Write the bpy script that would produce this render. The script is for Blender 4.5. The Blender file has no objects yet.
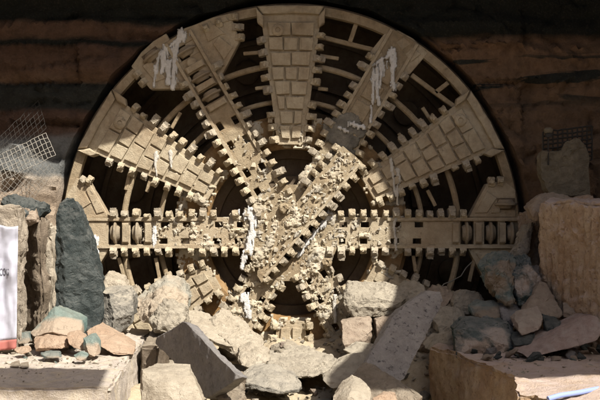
import bpy, bmesh, math, random
from mathutils import Vector, Matrix, noise
from mathutils.geometry import tessellate_polygon

rnd = random.Random(7)
SC = bpy.context.scene
COL = SC.collection
CAMD = 20.0                      # metres from the camera to the face of the cutterhead

# ------------------------------------------------------------------ helpers
def P(px, py, D):
    """picture position at distance D from the camera -> point in the place"""
    return Vector(((px - 300) * D / 1000.0, D - CAMD, (200 - py) * D / 1000.0))

def fbm(v, o=4):
    return noise.fractal(v, 0.9, 2.1, o)

def smooth(a, b, x):
    t = max(0.0, min(1.0, (x - a) / (b - a)))
    return t * t * (3 - 2 * t)

def link(name, bm, mat, parent=None, sharp=35, smooth_shade=True):
    bmesh.ops.recalc_face_normals(bm, faces=bm.faces[:])
    me = bpy.data.meshes.new(name)
    bm.to_mesh(me); bm.free()
    if mat is not None:
        me.materials.append(mat)
    if smooth_shade:
        for p in me.polygons: p.use_smooth = True
        me.set_sharp_from_angle(angle=math.radians(sharp))
    o = bpy.data.objects.new(name, me)
    COL.objects.link(o)
    if parent is not None: o.parent = parent
    return o

def tag(o, label=None, cat=None, group=None, kind=None):
    if label: o['label'] = label
    if cat: o['category'] = cat
    if group: o['group'] = group
    if kind: o['kind'] = kind
    return o

def add_plate(bm, outline, holes, y0, y1, bev=0.0):
    """flat plate in the x-z plane (outline, holes: 2D lists), front y0, back y1"""
    loops = [[Vector((p[0], p[1], 0)) for p in outline]] + [[Vector((p[0], p[1], 0)) for p in h] for h in holes]
    tris = tessellate_polygon(loops)
    flat = [p for l in loops for p in l]
    f = [bm.verts.new((p.x, y0, p.y)) for p in flat]
    b = [bm.verts.new((p.x, y1, p.y)) for p in flat]
    for t in tris:
        try:
            bm.faces.new([f[i] for i in t]); bm.faces.new([b[i] for i in reversed(t)])
        except ValueError: pass
    k = 0
    for l in loops:
        n = len(l)
        for i in range(n):
            j = (i + 1) % n
            try: bm.faces.new([f[k+i], f[k+j], b[k+j], b[k+i]])
            except ValueError: pass
        k += n

def add_prism(bm, quad, y0, y1, inset=0.0):
    """raised plate with chamfered front edge"""
    c = [sum(p[0] for p in quad)/len(quad), sum(p[1] for p in quad)/len(quad)]
    n = len(quad)
    b = [bm.verts.new((p[0], y1, p[1])) for p in quad]
    m = [bm.verts.new((p[0], y0 + inset, p[1])) for p in quad]
    fr = []
    for p in quad:
        d = Vector((c[0]-p[0], c[1]-p[1])); L = max(d.length, 1e-6); d = d / L * min(inset*1.2, L*0.4)
        fr.append(bm.verts.new((p[0]+d.x, y0, p[1]+d.y)))
    bm.faces.new(fr)
    for i in range(n):
        j = (i+1) % n
        bm.faces.new([m[i], m[j], fr[j], fr[i]])
        bm.faces.new([b[i], b[j], m[j], m[i]])
    bm.faces.new(list(reversed(b)))

def add_box(bm, c, s, M=None, taper=1.0):
    v = []
    for dz in (-1, 1):
        for dx, dy in ((-1,-1),(1,-1),(1,1),(-1,1)):
            k = taper if dz > 0 else 1
            p = Vector((dx*s[0]/2*k, dy*s[1]/2*k, dz*s[2]/2))
            if M is not None: p = M @ p
            v.append(bm.verts.new(p + Vector(c)))
    for f in ((0,3,2,1),(4,5,6,7),(0,1,5,4),(1,2,6,5),(2,3,7,6),(3,0,4,7)):
        bm.faces.new([v[i] for i in f])

def add_tube(bm, pts, r, n=8, cap=True):
    rings = []
    for i, p in enumerate(pts):
        a = pts[max(i-1, 0)]; b = pts[min(i+1, len(pts)-1)]
        t = (b - a).normalized()
        up = Vector((0,0,1)) if abs(t.z) < 0.9 else Vector((0,1,0))
        u = t.cross(up).normalized(); w = u.cross(t)
        rr = r[i] if isinstance(r, (list, tuple)) else r
        rings.append([bm.verts.new(p + (u*math.cos(k*2*math.pi/n) + w*math.sin(k*2*math.pi/n))*rr) for k in range(n)])
    for A, B in zip(rings, rings[1:]):
        for k in range(n):
            bm.faces.new([A[k], A[(k+1) % n], B[(k+1) % n], B[k]])
    if cap and n > 2:
        bm.faces.new(rings[0]); bm.faces.new(list(reversed(rings[-1])))

def add_lathe(bm, prof, c, axis, n=28):
    """prof: (distance along axis, radius)"""
    axis = Vector(axis).normalized()
    up = Vector((0,1,0)) if abs(axis.y) < 0.9 else Vector((0,0,1))
    u = axis.cross(up).normalized(); w = axis.cross(u)
    rings = []
    for h, r in prof:
        rings.append([bm.verts.new(Vector(c) + axis*h + (u*math.cos(2*math.pi*k/n) + w*math.sin(2*math.pi*k/n))*r) for k in range(n)])
    for A, B in zip(rings, rings[1:]):
        for k in range(n):
            bm.faces.new([A[k], A[(k+1) % n], B[(k+1) % n], B[k]])
    bm.faces.new(rings[0]); bm.faces.new(list(reversed(rings[-1])))

def refine(bm, L, it=6):
    bmesh.ops.triangulate(bm, faces=bm.faces[:])
    for _ in range(it):
        es = [e for e in bm.edges if e.calc_length() > L]
        if not es: break
        bmesh.ops.subdivide_edges(bm, edges=es, cuts=1)
        bmesh.ops.triangulate(bm, faces=[f for f in bm.faces if len(f.verts) > 3])

def roughen(bm, amp, scale, seed, fine=0.35, strata=0.0, steps=0.0):
    o = Vector((seed*13.1, seed*7.7, seed*3.3))
    bm.normal_update()
    mv = []
    for v in bm.verts:
        q = v.co/scale + o
        d = Vector((fbm(q), fbm(q + Vector((31,0,0))), fbm(q + Vector((0,47,0)))))*amp
        d += v.normal * fbm(v.co/(scale*0.22) + o, 4)*amp*fine
        tz = fbm(v.co/(scale*0.8) + o*1.7, 3)*3.2
        st = math.floor(tz) + smooth(.43, .57, tz - math.floor(tz))     # broken steps in the stone
        d += v.normal * st*amp*0.28*steps
        if strata:
            d += v.normal * math.sin(v.co.z/strata*6.28 + 2*fbm(q))*amp*0.25
        mv.append(d)
    for v, d in zip(bm.verts, mv): v.co += d

# ------------------------------------------------------------------ materials
class NT:
    def __init__(s, name):
        s.m = bpy.data.materials.new(name); s.m.use_nodes = True
        s.t = s.m.node_tree; s.b = s.t.nodes['Principled BSDF']
        s.tc = s.t.nodes.new('ShaderNodeTexCoord')
    def n(s, typ, **kw):
        x = s.t.nodes.new(typ)
        for k, v in kw.items(): setattr(x, k, v)
        return x
    def l(s, a, b): s.t.links.new(a, b)
    def mapv(s, scale=(1,1,1), rot=(0,0,0), src='Object'):
        m = s.n('ShaderNodeMapping'); m.inputs['Scale'].default_value = scale; m.inputs['Rotation'].default_value = rot
        s.l(s.tc.outputs[src], m.inputs['Vector']); return m.outputs['Vector']
    def noise(s, scale, detail=6, rough=0.6, vec=None, dist=0.0):
        x = s.n('ShaderNodeTexNoise'); x.inputs['Scale'].default_value = scale; x.inputs['Detail'].default_value = detail
        x.inputs['Roughness'].default_value = rough; x.inputs['Distortion'].default_value = dist
        s.l(vec if vec is not None else s.tc.outputs['Object'], x.inputs['Vector']); return x.outputs['Fac']
    def ramp(s, fac, stops, interp='LINEAR'):
        r = s.n('ShaderNodeValToRGB'); r.color_ramp.interpolation = interp
        e = r.color_ramp.elements
        while len(e) < len(stops): e.new(0.5)
        for i, (p, c) in enumerate(stops):
            e[i].position = p
            e[i].color = (c if isinstance(c, tuple) else (c, c, c)) + (1,)
        s.l(fac, r.inputs['Fac']); return r.outputs['Color']
    def mix(s, fac, a, b, mode='MIX'):
        x = s.n('ShaderNodeMix', data_type='RGBA', blend_type=mode)
        for sock, v in ((x.inputs[0], fac), (x.inputs[6], a), (x.inputs[7], b)):
            if isinstance(v, tuple): sock.default_value = v + (1,)
            elif isinstance(v, (int, float)): sock.default_value = v
            else: s.l(v, sock)
        return x.outputs[2]
    def math(s, op, a, b=0.0):
        x = s.n('ShaderNodeMath', operation=op)
        for sock, v in zip(x.inputs, (a, b)):
            if isinstance(v, (int, float)): sock.default_value = v
            else: s.l(v, sock)
        return x.outputs[0]
    def upfac(s, lo=0.35, hi=0.85):
        g = s.n('ShaderNodeNewGeometry'); x = s.n('ShaderNodeSeparateXYZ'); s.l(g.outputs['Normal'], x.inputs[0])
        return s.ramp(x.outputs['Z'], [(lo, 0.0), (hi, 1.0)])
    def bump(s, h, strength=0.5, dist=0.02):
        x = s.n('ShaderNodeBump'); x.inputs['Strength'].default_value = strength; x.inputs['Distance'].default_value = dist
        s.l(h, x.inputs['Height']); s.l(x.outputs['Normal'], s.b.inputs['Normal'])
    def done(s, col, rough=0.9, spec=0.2):
        s.l(col, s.b.inputs['Base Color']) if not isinstance(col, tuple) else setattr(s.b.inputs['Base Color'], 'default_value', col + (1,))
        if isinstance(rough, (int, float)): s.b.inputs['Roughness'].default_value = rough
        else: s.l(rough, s.b.inputs['Roughness'])
        s.b.inputs['Specular IOR Level'].default_value = spec
        return s.m

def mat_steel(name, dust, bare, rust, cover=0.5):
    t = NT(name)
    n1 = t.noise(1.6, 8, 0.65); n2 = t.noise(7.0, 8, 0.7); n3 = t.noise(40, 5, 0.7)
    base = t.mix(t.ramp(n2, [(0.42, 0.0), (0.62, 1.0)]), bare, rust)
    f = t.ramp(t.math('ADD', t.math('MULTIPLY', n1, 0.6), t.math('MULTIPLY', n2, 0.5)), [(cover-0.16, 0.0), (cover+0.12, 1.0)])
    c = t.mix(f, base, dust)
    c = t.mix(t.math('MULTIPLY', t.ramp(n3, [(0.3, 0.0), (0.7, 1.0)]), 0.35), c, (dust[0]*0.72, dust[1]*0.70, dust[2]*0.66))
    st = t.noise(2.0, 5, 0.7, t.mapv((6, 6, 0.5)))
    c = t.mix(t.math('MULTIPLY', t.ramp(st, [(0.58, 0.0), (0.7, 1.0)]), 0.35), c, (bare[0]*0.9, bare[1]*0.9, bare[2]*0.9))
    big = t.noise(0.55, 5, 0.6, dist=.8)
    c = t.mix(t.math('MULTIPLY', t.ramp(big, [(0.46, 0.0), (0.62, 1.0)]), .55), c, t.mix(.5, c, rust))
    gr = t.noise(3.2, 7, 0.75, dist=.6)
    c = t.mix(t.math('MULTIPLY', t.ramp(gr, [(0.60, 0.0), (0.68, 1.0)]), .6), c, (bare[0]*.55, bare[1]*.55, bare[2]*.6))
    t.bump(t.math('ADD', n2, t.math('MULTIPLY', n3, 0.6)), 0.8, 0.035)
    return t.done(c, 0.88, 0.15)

def mat_mud(name, a, b, grey=None):
    t = NT(name)
    n1 = t.noise(2.2, 8, 0.7); n2 = t.noise(14, 8, 0.7); n3 = t.noise(60, 4, 0.6)
    c = t.mix(t.ramp(n1, [(0.38, 0.0), (0.62, 1.0)]), a, b)
    if grey: c = t.mix(t.math('MULTIPLY', t.ramp(t.noise(1.6, 7, 0.7, dist=.6), [(0.46, 0.0), (0.62, 1.0)]), .8), c, grey)
    c = t.mix(t.math('MULTIPLY', t.ramp(n2, [(0.35, 1.0), (0.55, 0.0)]), 0.5), c, (a[0]*0.6, a[1]*0.57, a[2]*0.5))
    t.bump(t.math('ADD', n2, t.math('MULTIPLY', n3, 0.5)), 0.8, 0.04)
    return t.done(c, 0.95, 0.1)

def mat_rock(name, a, b, dust=None, dustamt=0.6, vein=None, scale=1.0, speck=None, stripes=None, vr=(.48, .56)):
    t = NT(name)
    n1 = t.noise(1.3*scale, 8, 0.62, dist=0.6); n2 = t.noise(9*scale, 8, 0.7); n3 = t.noise(48*scale, 6, 0.7)
    c = t.mix(t.ramp(n1, [(0.38, 0.0), (0.6, 1.0)]), a, b)
    c = t.mix(t.math('MULTIPLY', t.ramp(n2, [(0.35, 1.0), (0.6, 0.0)]), 0.45), c, (a[0]*0.5, a[1]*0.5, a[2]*0.5))
    c = t.mix(t.math('MULTIPLY', t.ramp(n3, [(0.5, 0.0), (0.75, 1.0)]), 0.4), c, (min(1, b[0]*1.35), min(1, b[1]*1.35), min(1, b[2]*1.35)))
    if vein:
        v = t.noise(0.55*scale, 7, 0.55, t.mapv((1, 1, 1.6), (0.5, 0.4, 0.3)), dist=0.4)
        c = t.mix(t.math('MULTIPLY', t.ramp(v, [(vr[0], 0.0), (vr[1], 1.0)]), .85), c, vein)
    if stripes:
        w = t.noise(1.0, 5, 0.6, t.mapv((5, 5, 0.35)), dist=.5)
        k = t.ramp(t.noise(1.7, 7, .7), [(.38, .0), (.62, .75)])
        c = t.mix(t.math('MULTIPLY', t.ramp(w, [(0.44, 0.0), (0.62, 0.9)]), k), c, stripes)
    if speck:
        c = t.mix(t.ramp(t.noise(11*scale, 5, 0.75), [(0.56, 0.0), (0.64, 0.85)]), c, speck)
    if dust:
        d = t.math('MULTIPLY', t.upfac(0.15, 0.8), t.ramp(t.noise(4*scale, 6, 0.65), [(0.3, 0.25), (0.6, 1.0)]))
        c = t.mix(t.math('MULTIPLY', d, dustamt), c, dust)
    vo = t.n('ShaderNodeTexVoronoi', feature='DISTANCE_TO_EDGE'); vo.inputs['Scale'].default_value = 2.2*scale
    wr = t.n('ShaderNodeMix', data_type='VECTOR'); wr.inputs[0].default_value = .45
    nv = t.n('ShaderNodeTexNoise'); nv.inputs['Scale'].default_value = 3.0; nv.inputs['Detail'].default_value = 6
    t.l(t.tc.outputs['Object'], nv.inputs['Vector'])
    t.l(t.tc.outputs['Object'], wr.inputs[4]); t.l(nv.outputs['Color'], wr.inputs[5]); t.l(wr.outputs[1], vo.inputs['Vector'])
    ck = t.math('MULTIPLY', t.ramp(vo.outputs['Distance'], [(0.0, 1.0), (0.014, 0.0)]), t.ramp(n1, [(.56, 0.0), (.66, 1.0)]))
    c = t.mix(t.math('MULTIPLY', ck, .3), c, (a[0]*.4, a[1]*.4, a[2]*.4))
    h = t.math('SUBTRACT', t.math('ADD', n2, t.math('MULTIPLY', n3, 0.8)), t.math('MULTIPLY', ck, .35))
    t.bump(h, 0.85, 0.055)
    return t.done(c, 0.92, 0.15)

DUST = (0.46, 0.40, 0.31)
M = {}
M['steel'] = mat_steel('dusty_steel', (0.45, 0.385, 0.28), (0.19, 0.15, 0.10), (0.22, 0.13, 0.06), 0.50)
M['steel2'] = mat_steel('dusty_worn_steel', (0.39, 0.325, 0.225), (0.16, 0.12, 0.075), (0.19, 0.115, 0.055), 0.55)
M['rust'] = mat_steel('rusty_steel', (0.36, 0.27, 0.16), (0.17, 0.10, 0.045), (0.24, 0.12, 0.035), 0.62)
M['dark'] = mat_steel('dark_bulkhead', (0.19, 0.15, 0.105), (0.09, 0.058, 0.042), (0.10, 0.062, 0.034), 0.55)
M['disc'] = mat_steel('cutter_disc_steel', (0.36, 0.31, 0.23), (0.22, 0.185, 0.14), (0.2, 0.13, 0.07), 0.56)
M['worn'] = mat_steel('worn_tool_steel', (0.42, 0.37, 0.29), (0.21, 0.185, 0.15), (0.2, 0.13, 0.07), 0.54)
M['mud'] = mat_mud('dried_mud', (0.55, 0.48, 0.37), (0.48, 0.41, 0.30), (0.34, 0.325, 0.29))
M['wetmud'] = mat_mud('wet_grey_mud', (0.15, 0.14, 0.12), (0.27, 0.25, 0.21), (0.09, 0.088, 0.08))
M['grout'] = mat_mud('white_grout', (0.68, 0.67, 0.65), (0.52, 0.51, 0.50))
M['faint'] = mat_mud('faint_grout', (0.56, 0.53, 0.48), (0.48, 0.45, 0.40))
M['cream'] = mat_rock('cream_stone', (0.34, 0.285, 0.215), (0.48, 0.42, 0.335), DUST, 0.5)
M['dustyrock'] = mat_rock('dusty_rock', (0.24, 0.21, 0.165), (0.37, 0.325, 0.255), (0.48, 0.425, 0.34), 0.6, speck=(0.16, 0.14, 0.115))
M['greyrock'] = mat_rock('grey_rock', (0.17, 0.16, 0.14), (0.28, 0.26, 0.225), (0.46, 0.41, 0.33), 0.75, speck=(0.1, 0.095, 0.085))
M['pinkrock'] = mat_rock('pinkish_rock', (0.34, 0.26, 0.21), (0.43, 0.345, 0.285), (0.47, 0.41, 0.33), 0.6)
M['teal'] = mat_rock('teal_slate', (0.042, 0.052, 0.051), (0.082, 0.092, 0.088), (0.2, 0.19, 0.17), 0.4, speck=(0.03, 0.04, 0.042))
M['palteal'] = mat_rock('pale_teal_stone', (0.13, 0.20, 0.185), (0.22, 0.28, 0.255), DUST, 0.2, vein=(0.46, 0.34, 0.25))
M['greyteal'] = mat_rock('grey_teal_stone', (0.30, 0.30, 0.26), (0.40, 0.36, 0.29), DUST, 0.5, vein=(0.44, 0.35, 0.26))
M['tealmix'] = mat_rock('teal_brown_stone', (0.085, 0.13, 0.13), (0.18, 0.22, 0.205), (0.42, 0.36, 0.29), 0.35, vein=(0.27, 0.20, 0.14), vr=(.53, .58))
M['tealwhite'] = mat_rock('banded_teal_stone', (0.04, 0.062, 0.062), (0.085, 0.12, 0.115), (0.40, 0.37, 0.33), 0.45, vein=(0.5, 0.40, 0.33), vr=(.55, .60))
M['salmon'] = mat_rock('salmon_sandstone', (0.38, 0.245, 0.16), (0.46, 0.33, 0.235), DUST, 0.3)
M['brown'] = mat_rock('brown_sandstone', (0.26, 0.195, 0.145), (0.37, 0.29, 0.22), (0.44, 0.37, 0.29), 0.5)
M['greyslab'] = mat_rock('grey_purple_slab', (0.23, 0.215, 0.205), (0.30, 0.28, 0.265), None, speck=(0.16, 0.145, 0.14))
M['speckslab'] = mat_rock('speckled_grey_slab', (0.30, 0.275, 0.255), (0.38, 0.35, 0.32), None, speck=(0.07, 0.062, 0.065))
M['pinkslab'] = mat_rock('pink_drilled_slab', (0.36, 0.26, 0.22), (0.43, 0.33, 0.28), None, stripes=(0.48, 0.41, 0.36))
M['blocktop'] = mat_rock('pale_sawn_stone', (0.50, 0.43, 0.37), (0.60, 0.53, 0.46), None, stripes=(0.62, 0.52, 0.36), speck=None)
M['drill'] = mat_rock('drilled_brown_stone', (0.43, 0.29, 0.18), (0.54, 0.41, 0.285), (0.55, 0.44, 0.385), 0.95, stripes=(0.56, 0.45, 0.32), speck=(0.25, 0.16, 0.10))
M['leftslab'] = mat_rock('shade_darkened_brown_stone', (0.15, 0.115, 0.08), (0.25, 0.2, 0.15), DUST, 0.4, stripes=(0.09, 0.07, 0.055))  # darker brown and dark stripes put the upright slab's shade into the colour
M['tanslab'] = mat_rock('tan_cut_stone', (0.30, 0.25, 0.19), (0.40, 0.34, 0.27), DUST, .4, stripes=(0.34, 0.30, 0.25), speck=(.2, .16, .12))
M['gravel'] = mat_mud('gravel_dust', (0.45, 0.38, 0.27), (0.38, 0.31, 0.22))
M['wire'] = NT('galvanised_wire').done((0.27, 0.25, 0.215), 0.6, 0.3)
M['midwire'] = NT('dusty_wire').done((0.16, 0.15, 0.13), 0.7, 0.2)
M['darkwire'] = NT('dark_wire').done((0.035, 0.032, 0.028), 0.7, 0.2)

# ------------------------------------------------------------------ camera, light
cam = bpy.data.cameras.new('camera'); co = bpy.data.objects.new('camera', cam); COL.objects.link(co)
co.location = (0, -CAMD, 0); co.rotation_euler = (math.pi/2, 0, 0)
cam.sensor_width = 36; cam.lens = 36*1000/600.0; cam.clip_end = 600; cam.clip_start = 0.2
SC.camera = co
to_sun = Vector((0.45, -0.60, 0.85)).normalized()
sun = bpy.data.lights.new('sun', 'SUN'); so = bpy.data.objects.new('sun', sun); COL.objects.link(so)
sun.energy = 5.0; sun.angle = math.radians(0.5); sun.color = (1.0, 0.95, 0.86)
so.rotation_euler = to_sun.to_track_quat('Z', 'Y').to_euler(); so.location = (6, -26, 20)
w = bpy.data.worlds.new('World'); SC.world = w; w.use_nodes = True
sky = w.node_tree.nodes.new('ShaderNodeTexSky'); sky.sky_type = 'NISHITA'; sky.sun_disc = False; sky.dust_density = 4.0
sky.sun_elevation = math.asin(to_sun.z); sky.sun_rotation = math.atan2(to_sun.x, to_sun.y)
bg = w.node_tree.nodes['Background']; bg.inputs['Strength'].default_value = 0.068
w.node_tree.links.new(sky.outputs['Color'], bg.inputs['Color'])
SC.view_settings.view_transform = 'Standard'; SC.view_settings.look = 'None'
SC.view_settings.gamma = 1.0; SC.view_settings.use_curve_mapping = False
SC.view_settings.exposure = 0.94

# ------------------------------------------------------------------ ground, rock wall
HUB = Vector((-0.18, 0.0, -0.66))

def build_ground():
    bm = bmesh.new()
    bmesh.ops.create_grid(bm, x_segments=60, y_segments=60, size=45)
    for v in bm.verts:
        v.co.y -= 30
        v.co.z = -4.6 + 0.15*fbm(v.co*0.25)
        if v.co.y > 8: v.co.z = -4.6
    tag(link('ground', bm, M['gravel']), kind='structure')
build_ground()

def mat_wall():
    t = NT('layered_rock_wall')
    sep = t.n('ShaderNodeSeparateXYZ'); t.l(t.tc.outputs['Object'], sep.inputs[0])
    wob = t.noise(0.5, 5, 0.6, t.mapv((0.5, 0.5, 1.2)))
    wob2 = t.noise(3.0, 5, 0.6, t.mapv((0.4, 0.4, 2)))
    z = t.math('ADD', sep.outputs['Z'], t.math('MULTIPLY', t.math('SUBTRACT', wob, 0.5), 0.55))
    z = t.math('ADD', z, t.math('MULTIPLY', t.math('SUBTRACT', wob2, 0.5), 0.18))
    def band(stops):
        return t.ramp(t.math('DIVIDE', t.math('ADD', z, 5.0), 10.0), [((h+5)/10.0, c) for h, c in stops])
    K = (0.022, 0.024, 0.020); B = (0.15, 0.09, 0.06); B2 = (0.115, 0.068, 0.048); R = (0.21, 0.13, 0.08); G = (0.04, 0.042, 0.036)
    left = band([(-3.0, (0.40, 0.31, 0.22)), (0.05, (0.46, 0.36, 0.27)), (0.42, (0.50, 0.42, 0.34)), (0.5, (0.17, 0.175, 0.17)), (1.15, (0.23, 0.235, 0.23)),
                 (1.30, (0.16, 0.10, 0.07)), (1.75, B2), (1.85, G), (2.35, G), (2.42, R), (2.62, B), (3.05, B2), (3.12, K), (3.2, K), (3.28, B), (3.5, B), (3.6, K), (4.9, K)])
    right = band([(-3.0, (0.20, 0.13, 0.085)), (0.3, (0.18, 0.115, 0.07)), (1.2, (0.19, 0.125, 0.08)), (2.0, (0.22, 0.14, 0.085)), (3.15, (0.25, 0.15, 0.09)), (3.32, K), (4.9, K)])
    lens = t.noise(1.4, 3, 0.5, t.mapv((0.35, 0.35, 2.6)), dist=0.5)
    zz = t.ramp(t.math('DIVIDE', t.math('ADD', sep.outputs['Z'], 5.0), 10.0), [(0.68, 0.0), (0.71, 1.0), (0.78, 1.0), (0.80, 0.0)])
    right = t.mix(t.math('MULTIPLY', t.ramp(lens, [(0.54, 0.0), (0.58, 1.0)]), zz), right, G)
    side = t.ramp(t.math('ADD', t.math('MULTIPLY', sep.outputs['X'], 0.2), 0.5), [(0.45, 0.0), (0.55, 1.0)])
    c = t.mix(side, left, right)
    n2 = t.noise(5, 9, 0.7); n3 = t.noise(26, 7, 0.7)
    c = t.mix(t.math('MULTIPLY', t.ramp(n2, [(0.35, 1.0), (0.58, 0.0)]), 0.55), c, t.mix(0.72, c, (0.01, 0.008, 0.006)))
    c = t.mix(t.math('MULTIPLY', t.ramp(n3, [(0.52, 0.0), (0.72, 1.0)]), 0.3), c, t.mix(0.3, c, (0.5, 0.42, 0.32)))
    t.bump(t.math('ADD', n2, t.math('MULTIPLY', n3, 0.5)), 1.0, 0.12)
    return t.done(c, 0.93, 0.15)
M['wall'] = mat_wall()

def wall_y(x, z):
    p = Vector((x*0.35, 3.3, z*1.3))
    y = -0.10 + 0.18*fbm(p) + 0.09*fbm(Vector((x*1.6, 1.0, z*3.6)), 5) + 0.03*fbm(Vector((x*6, 1.0, z*9)))
    cr = noise.voronoi(Vector((x*.5, 2, z*.9)))[0]
    y += .10*(1 - smooth(0, .05, cr[1]-cr[0])) - .10*noise.cell(Vector((x*.45, 5, z*1.3)))
    led = sum(0.10*smooth(h-0.04, h+0.04, z + 0.1*fbm(Vector((x*0.5, 9, 0)))) * s for h, s in ((1.3, 1), (1.85, 1), (2.4, -1.3), (3.15, 1), (3.3, -1), (3.6, 1.5)))
    y += led
    low = 1 - smooth(1.1, 1.35, z + 0.12*fbm(Vector((x*1.2, 4, 2))))
    k = (1 - smooth(-5.4, -4.75, x + 0.25*fbm(Vector((2, 4, z*1.5)))))*low
    y -= 0.75*k
    y -= k*0.12*fbm(Vector((x*2.2, 6, z*2.2)))
    if x > 4.5:
        y -= 0.35*smooth(4.55, 5.2, x)*(1 - smooth(2.2, 2.6, z))
    return y

def build_wall():
    bm = bmesh.new()
    NA = 420
    rads = [4.735 + 0.01] + [4.80 + 0.06*i for i in range(46)]
    r = rads[-1]
    while r < 15: r *= 1.06; rads.append(r)
    rings = []
    for k, r in enumerate(rads):
        ring = []
        for i in range(NA):
            a = 2*math.pi*i/NA
            rr = r + (0.05*fbm(Vector((math.cos(a)*5, math.sin(a)*5, 1.0))) if k < 2 else 0)
            x = HUB.x + rr*math.cos(a); z = HUB.z + rr*math.sin(a)
            ring.append(bm.verts.new((x, wall_y(x, z), z)))
        rings.append(ring)
    back = [bm.verts.new((v.co.x, 2.4, v.co.z)) for v in rings[0]]
    rings.insert(0, back)
    for A, B in zip(rings, rings[1:]):
        for i in range(NA):
            j = (i+1) % NA
            bm.faces.new([A[i], A[j], B[j], B[i]])
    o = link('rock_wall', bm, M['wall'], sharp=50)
    tag(o, kind='structure')
build_wall()

# ------------------------------------------------------------------ cutterhead
tbm = bpy.data.objects.new('tunnel_boring_machine', None); COL.objects.link(tbm); tbm.location = HUB
tag(tbm, 'huge round tunnel boring machine cutterhead with dusty toothed spokes filling the bored rock wall', 'boring machine')

def Lp(px, py): return ((px - 291)/50.0, (233 - py)/50.0)
def RS(a, r, s):
    c, n = math.cos(a), math.sin(a)
    return (r*c - s*n, r*n + s*c)

def bevel(o, wdt=0.012, seg=1):
    m = o.modifiers.new('bevel', 'BEVEL'); m.width = wdt; m.segments = seg; m.limit_method = 'ANGLE'; m.angle_limit = math.radians(40)
    return o

# -- shield, bulkheads, rings
def annulus(bm, r0, r1, y0, y1, n=160, a0=0, a1=2*math.pi, prof=None):
    full = abs(a1 - a0 - 2*math.pi) < 1e-6
    m = n if full else n+1
    prof = prof or [(r0, y0), (r1, y0), (r1, y1), (r0, y1)]
    rings = []
    for i in range(m):
        a = a0 + (a1-a0)*i/n
        rings.append([bm.verts.new((r*math.cos(a), y, r*math.sin(a))) for r, y in prof])
    k = len(prof)
    for i in range(m if full else m-1):
        A, B = rings[i], rings[(i+1) % m]
        for j in range(k):
            bm.faces.new([A[j], A[(j+1) % k], B[(j+1) % k], B[j]])
    if not full:
        bm.faces.new(rings[0]); bm.faces.new(list(reversed(rings[-1])))

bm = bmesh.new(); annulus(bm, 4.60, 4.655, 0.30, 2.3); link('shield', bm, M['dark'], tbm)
bm = bmesh.new()
annulus(bm, 4.40, 4.57, 0.03, 0.24)
link('rim_ring', bm, M['steel2'], tbm)
bm = bmesh.new()
add_plate(bm, [(4.6*math.cos(2*math.pi*i/120), 4.6*math.sin(2*math.pi*i/120)) for i in range(120)], [], 1.75, 1.9)
for r, h in ((4.1, .12), (3.1, .1), (2.5, .16)): annulus(bm, r, r+0.10, 1.75-h, 1.76)
for k in range(18):
    a = k*math.pi/9 + 0.1
    x, z = RS(a, 3.55, 0)
    add_lathe(bm, [(0, .26), (.12, .26), (.16, .2)], (x, 1.76, z), (0, -1, 0), 18)
    x, z = RS(a + 0.17, 2.85, 0)
    add_box(bm, (x, 1.66, z), (.34, .2, .5), Matrix.Rotation(-a, 3, 'Y'))
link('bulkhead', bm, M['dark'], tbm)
bm = bmesh.new()
prof = [(0, .62), (.5, .62), (.52, .55), (1.15, .55), (1.17, .66), (1.5, .68), (1.52, .60), (1.72, .60), (1.78, .7), (1.78, 1.74), (0, 1.74)]
pr = [(max(r, 1e-3), y) for r, y in prof]
annulus(bm, 0, 0, 0, 0, n=100, prof=pr)
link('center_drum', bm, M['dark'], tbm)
bm = bmesh.new()
annulus(bm, 1.74, 2.38, 0.22, 0.55, prof=[(1.70, .30), (1.78, .20), (2.30, .20), (2.38, .30), (2.38, .55), (1.70, .55)])
link('inner_ring', bm, M['rust'], tbm)
for r, rad, y in ((3.38, .062, .16), (2.66, .05, .22)):
    bm = bmesh.new()
    add_tube(bm, [Vector((r*math.cos(2*math.pi*i/120), y, r*math.sin(2*math.pi*i/120))) for i in range(121)], rad, 10, False)
    link('ring_pipe', bm, M['steel2'], tbm)
def bar(p, q, rad=0.045, y=0.14, y2=None, kind='cross_bar'):
    bm = bmesh.new()
    a, b = Lp(*p), Lp(*q)
    d = Vector((b[0]-a[0], 0, b[1]-a[1])); L = d.length; ang = math.atan2(d.z, d.x)
    add_box(bm, ((a[0]+b[0])/2, y, (a[1]+b[1])/2), (L, rad*2.2, rad*2), Matrix.Rotation(-ang, 3, 'Y'))
    return bevel(link(kind, bm, M['steel2'], tbm, smooth_shade=False), .01)
for p, q in (((322, 36), (378, 50)), ((358, 18), (350, 42)), ((412, 74), (458, 108)), ((449, 82), (436, 92)), ((85, 180), (78, 215)),
             ((500, 180), (512, 222))):
    bar(p, q)
for p, q in (((243, 53), (268, 51)), ((255, 88), (270, 86)), ((320, 55), (339, 58)), ((318, 88), (328, 89)), ((423, 107), (434, 124)),
             ((399, 133), (410, 150)), ((428, 190), (436, 206)), ((132, 160), (125, 190)), ((180, 112), (171, 128)), ((152, 172), (146, 192)),
             ((414, 256), (416, 272)), ((476, 256), (470, 282)), ((155, 258), (160, 285)), ((118, 258), (126, 288))):
    bar(p, q, .035, .1, kind='stub_bar')

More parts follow.
